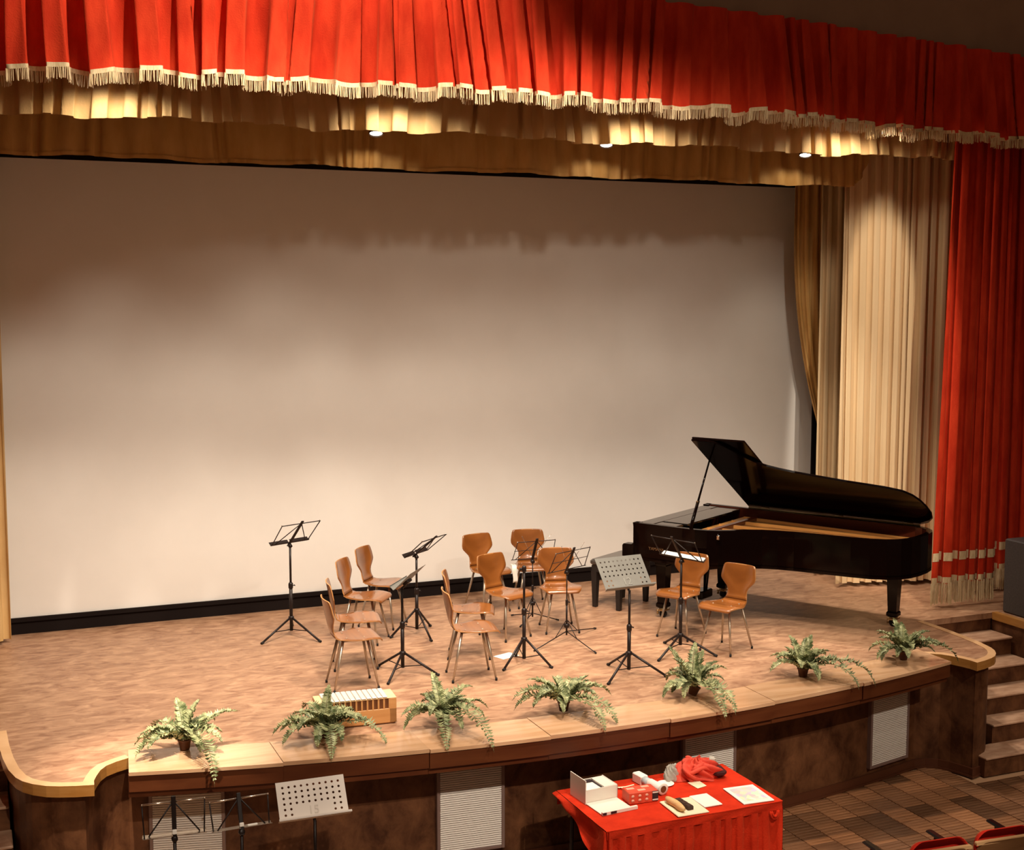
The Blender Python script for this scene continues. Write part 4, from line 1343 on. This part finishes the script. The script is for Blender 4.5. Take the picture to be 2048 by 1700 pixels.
# loose swag over the far end
m = MB()
def swag(u, v):
    y = TY1 - (TY1 - TY0) * u
    drop = .03 + .27 * u ** 1.4
    out = .006 + .035 * math.sin(v * math.pi) * math.sin(u * 5.5 + 1) + .03 * v * u
    return (TX0 - .004 - out - .012 * math.sin(u * 14 + v * 5) * v, y, TZ + .008 - drop * v)
m.grid(swag, 36, 12)
m.build('end_swag', 'table_velvet', TC)
m = MB()
def corner(u, v):
    a = math.pi / 2 * u
    r_ = .03 + .035 * v + .012 * math.sin(u * 9)
    return (TX0 + .02 - r_ * math.cos(a), TY0 + .02 - r_ * math.sin(a), TZ + .006 - .70 * v)
m.grid(corner, 14, 20)
m.build('corner_fold', 'table_velvet', TC)
# gathered loop at the near side corner
m = MB()
for k in range(2):
    pts = [(TX1 - .075 + .036 * math.cos(a) * (1 - .35 * k), TY0 - .018 - .004 * k, TZ - .05 - .06 * math.sin(a) * (1 - .3 * k)) for a in [math.pi * j / 8 for j in range(9)]]
    m.tube(pts, [.006, .009, .011, .012, .012, .012, .011, .009, .006], 8)
m.build('gathered_loop', 'table_velvet', TC)

z = TZ + .011
def item(name, label, cat, x, y, rot=0.0, zz=None, group=None):
    return thing(name, label, cat, (x, y, z if zz is None else zz), R(rot), group)

# open white carton: box, raised side flap, front flap lying on the table
I = item('carton', 'open white carton with a raised side flap at the table end', 'box', 4.145, 8.29, 4)
m = MB(); m.box((-.135, -.10, 0), (.135, -.094, .10)); m.build('front_wall', 'cardboard_white', I)
m = MB(); m.box((-.135, .11, 0), (.135, .116, .095)); m.build('rear_wall', 'cardboard_white', I)
m = MB(); m.box((.129, -.10, 0), (.135, .116, .10)); m.build('side_wall', 'cardboard_white', I)
m = MB(); m.box((-.135, -.094, 0), (.129, .11, .006)); m.build('bottom', 'cardboard_white', I)
m = MB(); m.box((-.142, -.11, 0), (-.136, .116, .175)); m.build('raised_flap', 'cardboard_white', I)
m = MB(); m.box((.03, -.085, .085), (.128, .108, .098)); m.build('top_flap', 'cardboard_white', I)
m = MB(); m.box((-.12, -.085, .006), (.025, .09, .078)); m.build('contents', 'paper', I)
m = MB(); m.box((.022, -.088, .079), (.031, .10, .086)); m.build('inner_shadow_strip', 'dark_print_and_shade', I)  # dark strip put in as the shade beside the flap
m = MB(); m.box((-.13, .075, .079), (.02, .108, .09)); m.build('dark_folder', 'dark_print_and_shade', I)
m = MB(); m.box((-.137, -.325, 0), (.125, -.104, .006)); m.build('front_flap', 'cardboard_white', I)
m = MB(); m.box((-.137, -.345, 0), (.155, -.325, .022)); lip = m.build('flap_lip', 'cardboard_white', I)
for a, b in ((-.136, -.105), (-.07, -.022)):
    m = MB(); m.box((a, -.3475, .003), (b, -.3452, .020)); m.build('printed_mark', 'dark_print_and_shade', lip)

I = item('tissue_box', 'red patterned tissue box beside the open carton', 'box', 4.418, 8.10, -4)
m = MB(); m.bevbox((-.115, -.065, 0), (.115, .065, .085), .004); m.build('box_body', 'tissue_red', I)
m = MB(); m.bevbox((.068, -.0668, .006), (.1165, .02, .080), .001); m.build('dark_label', 'dark_print_and_shade', I)
for a in (.012, .066):
    m = MB(); m.box((.070, -.0682, a), (.1145, -.0668, a + .009)); m.build('label_line', 'paper', I)
for k in range(3):
    for q in range(2):
        m = MB(); m.lathe([(.013, 0), (.013, .0012)], 8, M=Matrix.Translation((-.085 + k * .055, -.0655, .025 + q * .032)) @ Matrix.Rotation(R(90), 4, 'X')); m.build('printed_flower', 'tissue_pink', I)
for p in ((-.07, .02), (.0, -.025), (.05, .03)):
    m = MB(); m.bevbox((p[0] - .03, p[1] - .016, .085), (p[0] + .03, p[1] + .016, .0862), .0005); m.build('printed_patch', 'tissue_pink', I)

I = item('paper_roll', 'white paper roll lying across the table behind the tissue box', 'roll', 4.595, 8.29, 98)
m = MB(); m.lathe([(.034, -.17), (.036, -.165), (.036, -.02), (.034, -.015)], 20, M=Matrix.Translation((0, 0, .037)) @ Matrix.Rotation(R(90), 4, 'Y')); m.build('near_roll', 'paper', I)
m = MB(); m.lathe([(.033, -.018), (.033, .055)], 18, M=Matrix.Translation((0, 0, .0355)) @ Matrix.Rotation(R(90), 4, 'Y')); m.build('label_band', 'steel_blue', I)
m = MB(); m.bevbox((.05, -.034, 0), (.165, .034, .070), .006); m.build('box_end', 'paper', I)
m = MB(); m.lathe([(.036, -.172), (.044, -.176), (.044, -.180), (.026, -.180)], 20, M=Matrix.Translation((0, 0, .044)) @ Matrix.Rotation(R(90), 4, 'Y')); m.build('rim', 'cardboard_white', I)
m = MB(); m.lathe([(.001, -.1815), (.026, -.1812)], 16, cap=False, M=Matrix.Translation((0, 0, .044)) @ Matrix.Rotation(R(90), 4, 'Y')); m.build('dark_opening', 'slot_dark', I)

I = item('paper_plate', 'round white paper plate beside the paper roll', 'plate', 4.742, 8.293)
m = MB(); m.lathe([(.001, .003), (.05, .003), (.062, .009), (.064, .010), (.052, .001), (.001, .0)], 24, cap=False); m.build('dish', 'paper', I)

for k in range(4):
    o = item('wooden_stick', 'pale wooden stick in the small heap between carton and paper roll', 'stick', 4.40 + .012 * k, 8.36 - .012 * k, -25 + 12 * k, z + .002 + .005 * k, 'loose sticks')
    m = MB(); m.bevbox((-.06, -.006, 0), (.06, .006, .004), .001); m.build('blade', 'paper_cream', o)

I = item('cutting_board', 'cream board carrying the bread roll and the dark bar', 'board', 4.64, 7.845, -2)
m = MB(); m.bevbox((-.125, -.145, 0), (.125, .145, .012), .004); m.build('board', 'paper_cream', I)
I = item('bread_roll', 'long pale bread roll on the cream board', 'bread', 4.572, 7.855, 92, z + .012)
m = MB(); pts = [(-.125 + .25 * i / 10, .004 * math.sin(i), .026) for i in range(11)]
m.tube(pts, [.010, .021, .026, .027, .026, .027, .027, .026, .025, .020, .009], 12); m.build('crust', 'bread', I)
I = item('dark_bar', 'dark brown block beside the bread roll on the board', 'chocolate', 4.640, 7.85, 94, z + .012)
m = MB(); m.bevbox((-.09, -.024, 0), (.09, .024, .028), .003); m.build('bar', 'chocolate', I)
for k in range(3):
    m = MB(); m.bevbox((-.085 + k * .058, -.02, .028), (-.035 + k * .058, .02, .032), .002); m.build('ridge', 'chocolate', I)
I = item('note_pad', 'blank white pad beside the cream board', 'pad', 4.848, 7.893, 0)
m = MB(); m.bevbox((-.075, -.11, 0), (.075, .11, .010), .003); m.build('pages', 'paper', I)
I = item('printed_sheet', 'large white sheet with pale coloured print at the end of the table', 'paper', 5.20, 7.872, -4)
m = MB(); m.bevbox((-.125, -.16, 0), (.125, .16, .008), .002); m.build('sheet', 'paper', I)
m = MB(); m.box((-.095, -.12, .008), (.095, .125, .0088)); m.build('print', 'pastel_print', I)
I = item('note', 'small folded cream note in front of the crumpled red scarf', 'paper', 4.955, 8.19, 8)
m = MB(); m.add([(-.045, -.06, .002), (.045, -.055, .004), (.05, .07, .012), (-.04, .065, .004), (-.045, -.06, 0), (.045, -.055, .001), (.05, .07, .009), (-.04, .065, .001)], [(0, 1, 2, 3), (7, 6, 5, 4), (0, 4, 5, 1), (1, 5, 6, 2), (2, 6, 7, 3), (3, 7, 4, 0)]); m.build('leaf', 'paper_cream', I)

def crumple(rx, ry, rz, seed, nu=44, nv=22, amp=.35):
    rnd = random.Random(seed)
    waves = [(rnd.uniform(2, 6), rnd.uniform(2, 7), rnd.uniform(0, 6.28), rnd.uniform(.4, 1)) for _ in range(7)]
    m = MB()
    def g(u, v):
        th_ = 2 * math.pi * u; ph_ = math.pi * (.5 - v * .56)
        k = 0
        for a, b, p, w in waves:
            k += w * abs(math.sin(round(a) * th_ + b * ph_ + p)) - w * .5
        k = 1 + amp * k * .35
        return (rx * math.cos(th_) * math.cos(ph_) * k, ry * math.sin(th_) * math.cos(ph_) * k, max(0.0, rz * (math.sin(ph_) + .17) * k / 1.1))
    m.grid(g, nu, nv)
    return m
I = item('scarf', 'crumpled red scarf heaped at the back edge of the table', 'scarf', 5.04, 8.33, -8)
crumple(.155, .085, .105, 5, 64, 30, amp=.8).build('folds', 'scarf_red', I)
for k in range(5):
    m = MB()
    pts = [(-.12 + .045 * (k % 3) + (.22 - .03 * k) * i / 12, -.085 + .030 * k - .022 * math.sin(i * .45 + k), .055 + .045 * math.sin(math.pi * i / 12 + .25 * k) + .010 * k) for i in range(13)]
    m.tube(pts, [.006] + [.016 + .004 * (k % 2)] * 11 + [.006], 8); m.build('loose_fold', 'scarf_red', I)
m = MB(); m.bevbox((.095, -.088, .0), (.215, .055, .078), .03); m.build('dark_lining', 'scarf_dark', I)
m = MB(); m.bevbox((.09, -.02, .078), (.145, .035, .145), .010); m.build('grey_buckle', 'grey_cloth', I)
I = item('crumpled_cloth', 'small crumpled grey cloth beside the red scarf', 'cloth', 4.825, 8.355, 10)
crumple(.05, .04, .085, 9, 28, 16, amp=.6).build('folds', 'grey_cloth', I)
for k in range(3):
    m = MB(); m.tube([(-.02 + .02 * k, 0, .07), (-.028 + .03 * k, .01, .105), (-.02 + .034 * k, 0, .118)], [.012, .014, .006], 7); m.build('tuft', 'grey_cloth', I)

# ================================================================== theatre seats at the hall's near corner
def theatre_seat(x, y, lab):
    t = thing('theatre_seat', lab, 'seat', (x, y, 0), R(-5), 'theatre seats')
    def rr(u, w, h0, h1, rc):
        pts = [(-w, h0), (w, h0)]
        for k in range(7):
            a = R(90 * k / 6); pts.append((w - rc + rc * math.cos(a), h1 - rc + rc * math.sin(a)))
        for k in range(7):
            a = R(90 + 90 * k / 6); pts.append((-w + rc + rc * math.cos(a), h1 - rc + rc * math.sin(a)))
        return pts
    curve = lambda xx: .18 * xx * xx
    def slab(pts, y0, y1, mi):
        mm = MB(); n_ = len(pts)
        v = [(px, y0 - curve(px) * -1, pz) for px, pz in pts] + [(px, y1 - curve(px) * -1, pz) for px, pz in pts]
        mm.add(v, [tuple(range(n_)), tuple(reversed(range(n_, 2 * n_)))] + [(i, i + n_, (i + 1) % n_ + n_, (i + 1) % n_) for i in range(n_)])
        return mm
    slab(rr(0, .232, .30, .800, .09), 0, .018, 0).build('back_panel', 'seat_wood', t)
    slab(rr(0, .236, .785, .808, .012), -.004, .022, 0).build('top_edge', 'seat_wood_edge', t)
    mm = MB()
    def cush(u, v):
        px = (u - .5) * .45
        pz = .40 + .475 * v
        k = (1 - (2 * u - 1) ** 6) * (1 - (2 * v - 1) ** 8)
        zcut = .09 * max(0, abs(2 * u - 1) - .55) ** 2 * 4 * (v ** 3)
        return (px, .022 + curve(px) + .075 * max(0, k) ** .5, pz - zcut)
    mm.grid(cush, 22, 18)
    mm.build('back_cushion', 'seat_red', t, solid=.004)
    mm = MB(); mm.bevbox((-.22, .09, .38), (.22, .22, .46), .03); mm.build('seat_cushion', 'seat_red', t)
    mm = MB(); mm.bevbox((-.26, .02, 0), (-.24, .40, .62), .006); mm.build('side_frame', 'table_metal', t)
    mm = MB(); mm.bevbox((-.285, .15, .685), (-.230, .50, .707), .01); mm.box((-.268, .22, .60), (-.245, .42, .69)); mm.build('armrest', 'armrest_black', t)
    for px in (-.2, .2):
        mm = MB(); mm.lathe([(.007, -.001), (.005, .003)], 8, M=Matrix.Translation((px, curve(px) - .001, .74)) @ Matrix.Rotation(R(90), 4, 'X')); mm.build('rivet', 'chrome', t)
    return t
s0 = theatre_seat(6.28, 6.42, 'red theatre seat with wooden back, the one showing most at the hall corner')
for x, y, lab in ((5.755, 6.44, 'red theatre seat showing only its cushion top at the bottom edge'), (6.80, 6.40, 'red theatre seat just cut by the picture edge beyond the fuller one')):
    c = copy_tree(s0); c.location = (x, y, 0); c['label'] = lab

# ================================================================== loudspeaker, towel, sheet on the floor
S = thing('loudspeaker', 'dark grey loudspeaker box standing beside the side steps', 'speaker', (10.28, 10.16, STG), 0)
m = MB(); m.bevbox((-.30, -.2, 0), (.30, .24, .78), .012); m.build('cabinet', 'speaker_grey', S)
m = MB(); m.bevbox((-.27, -.212, .03), (.27, -.2, .75), .006); m.build('front_grille', 'black_paint', S)

W = thing('towel', 'white towel draped over the seat edge of the darkest chair', 'towel', (5.36, 12.55, STG + .462), R(-100))
m = MB()
def tw(u, v):
    s_ = u * .30
    x_ = -.02 + min(s_, .13); zz_ = -max(0, s_ - .13)
    return (x_ * 1.0 + .012 * (zz_ < -.005), -.10 + .05 * v + .006 * math.sin(u * 9), .004 + zz_ + .004 * math.sin(v * 6 + u * 5))
m.grid(tw, 14, 6)
m.build('cloth', 'towel_white', W, solid=.004)
I = thing('loose_sheet', 'white sheet of paper lying on the stage floor by the bare tripod', 'paper', (4.50, 10.84, STG + .0015), R(20))
m = MB(); m.box((-.10, -.07, 0), (.10, .07, .0015)); m.build('leaf', 'paper', I)
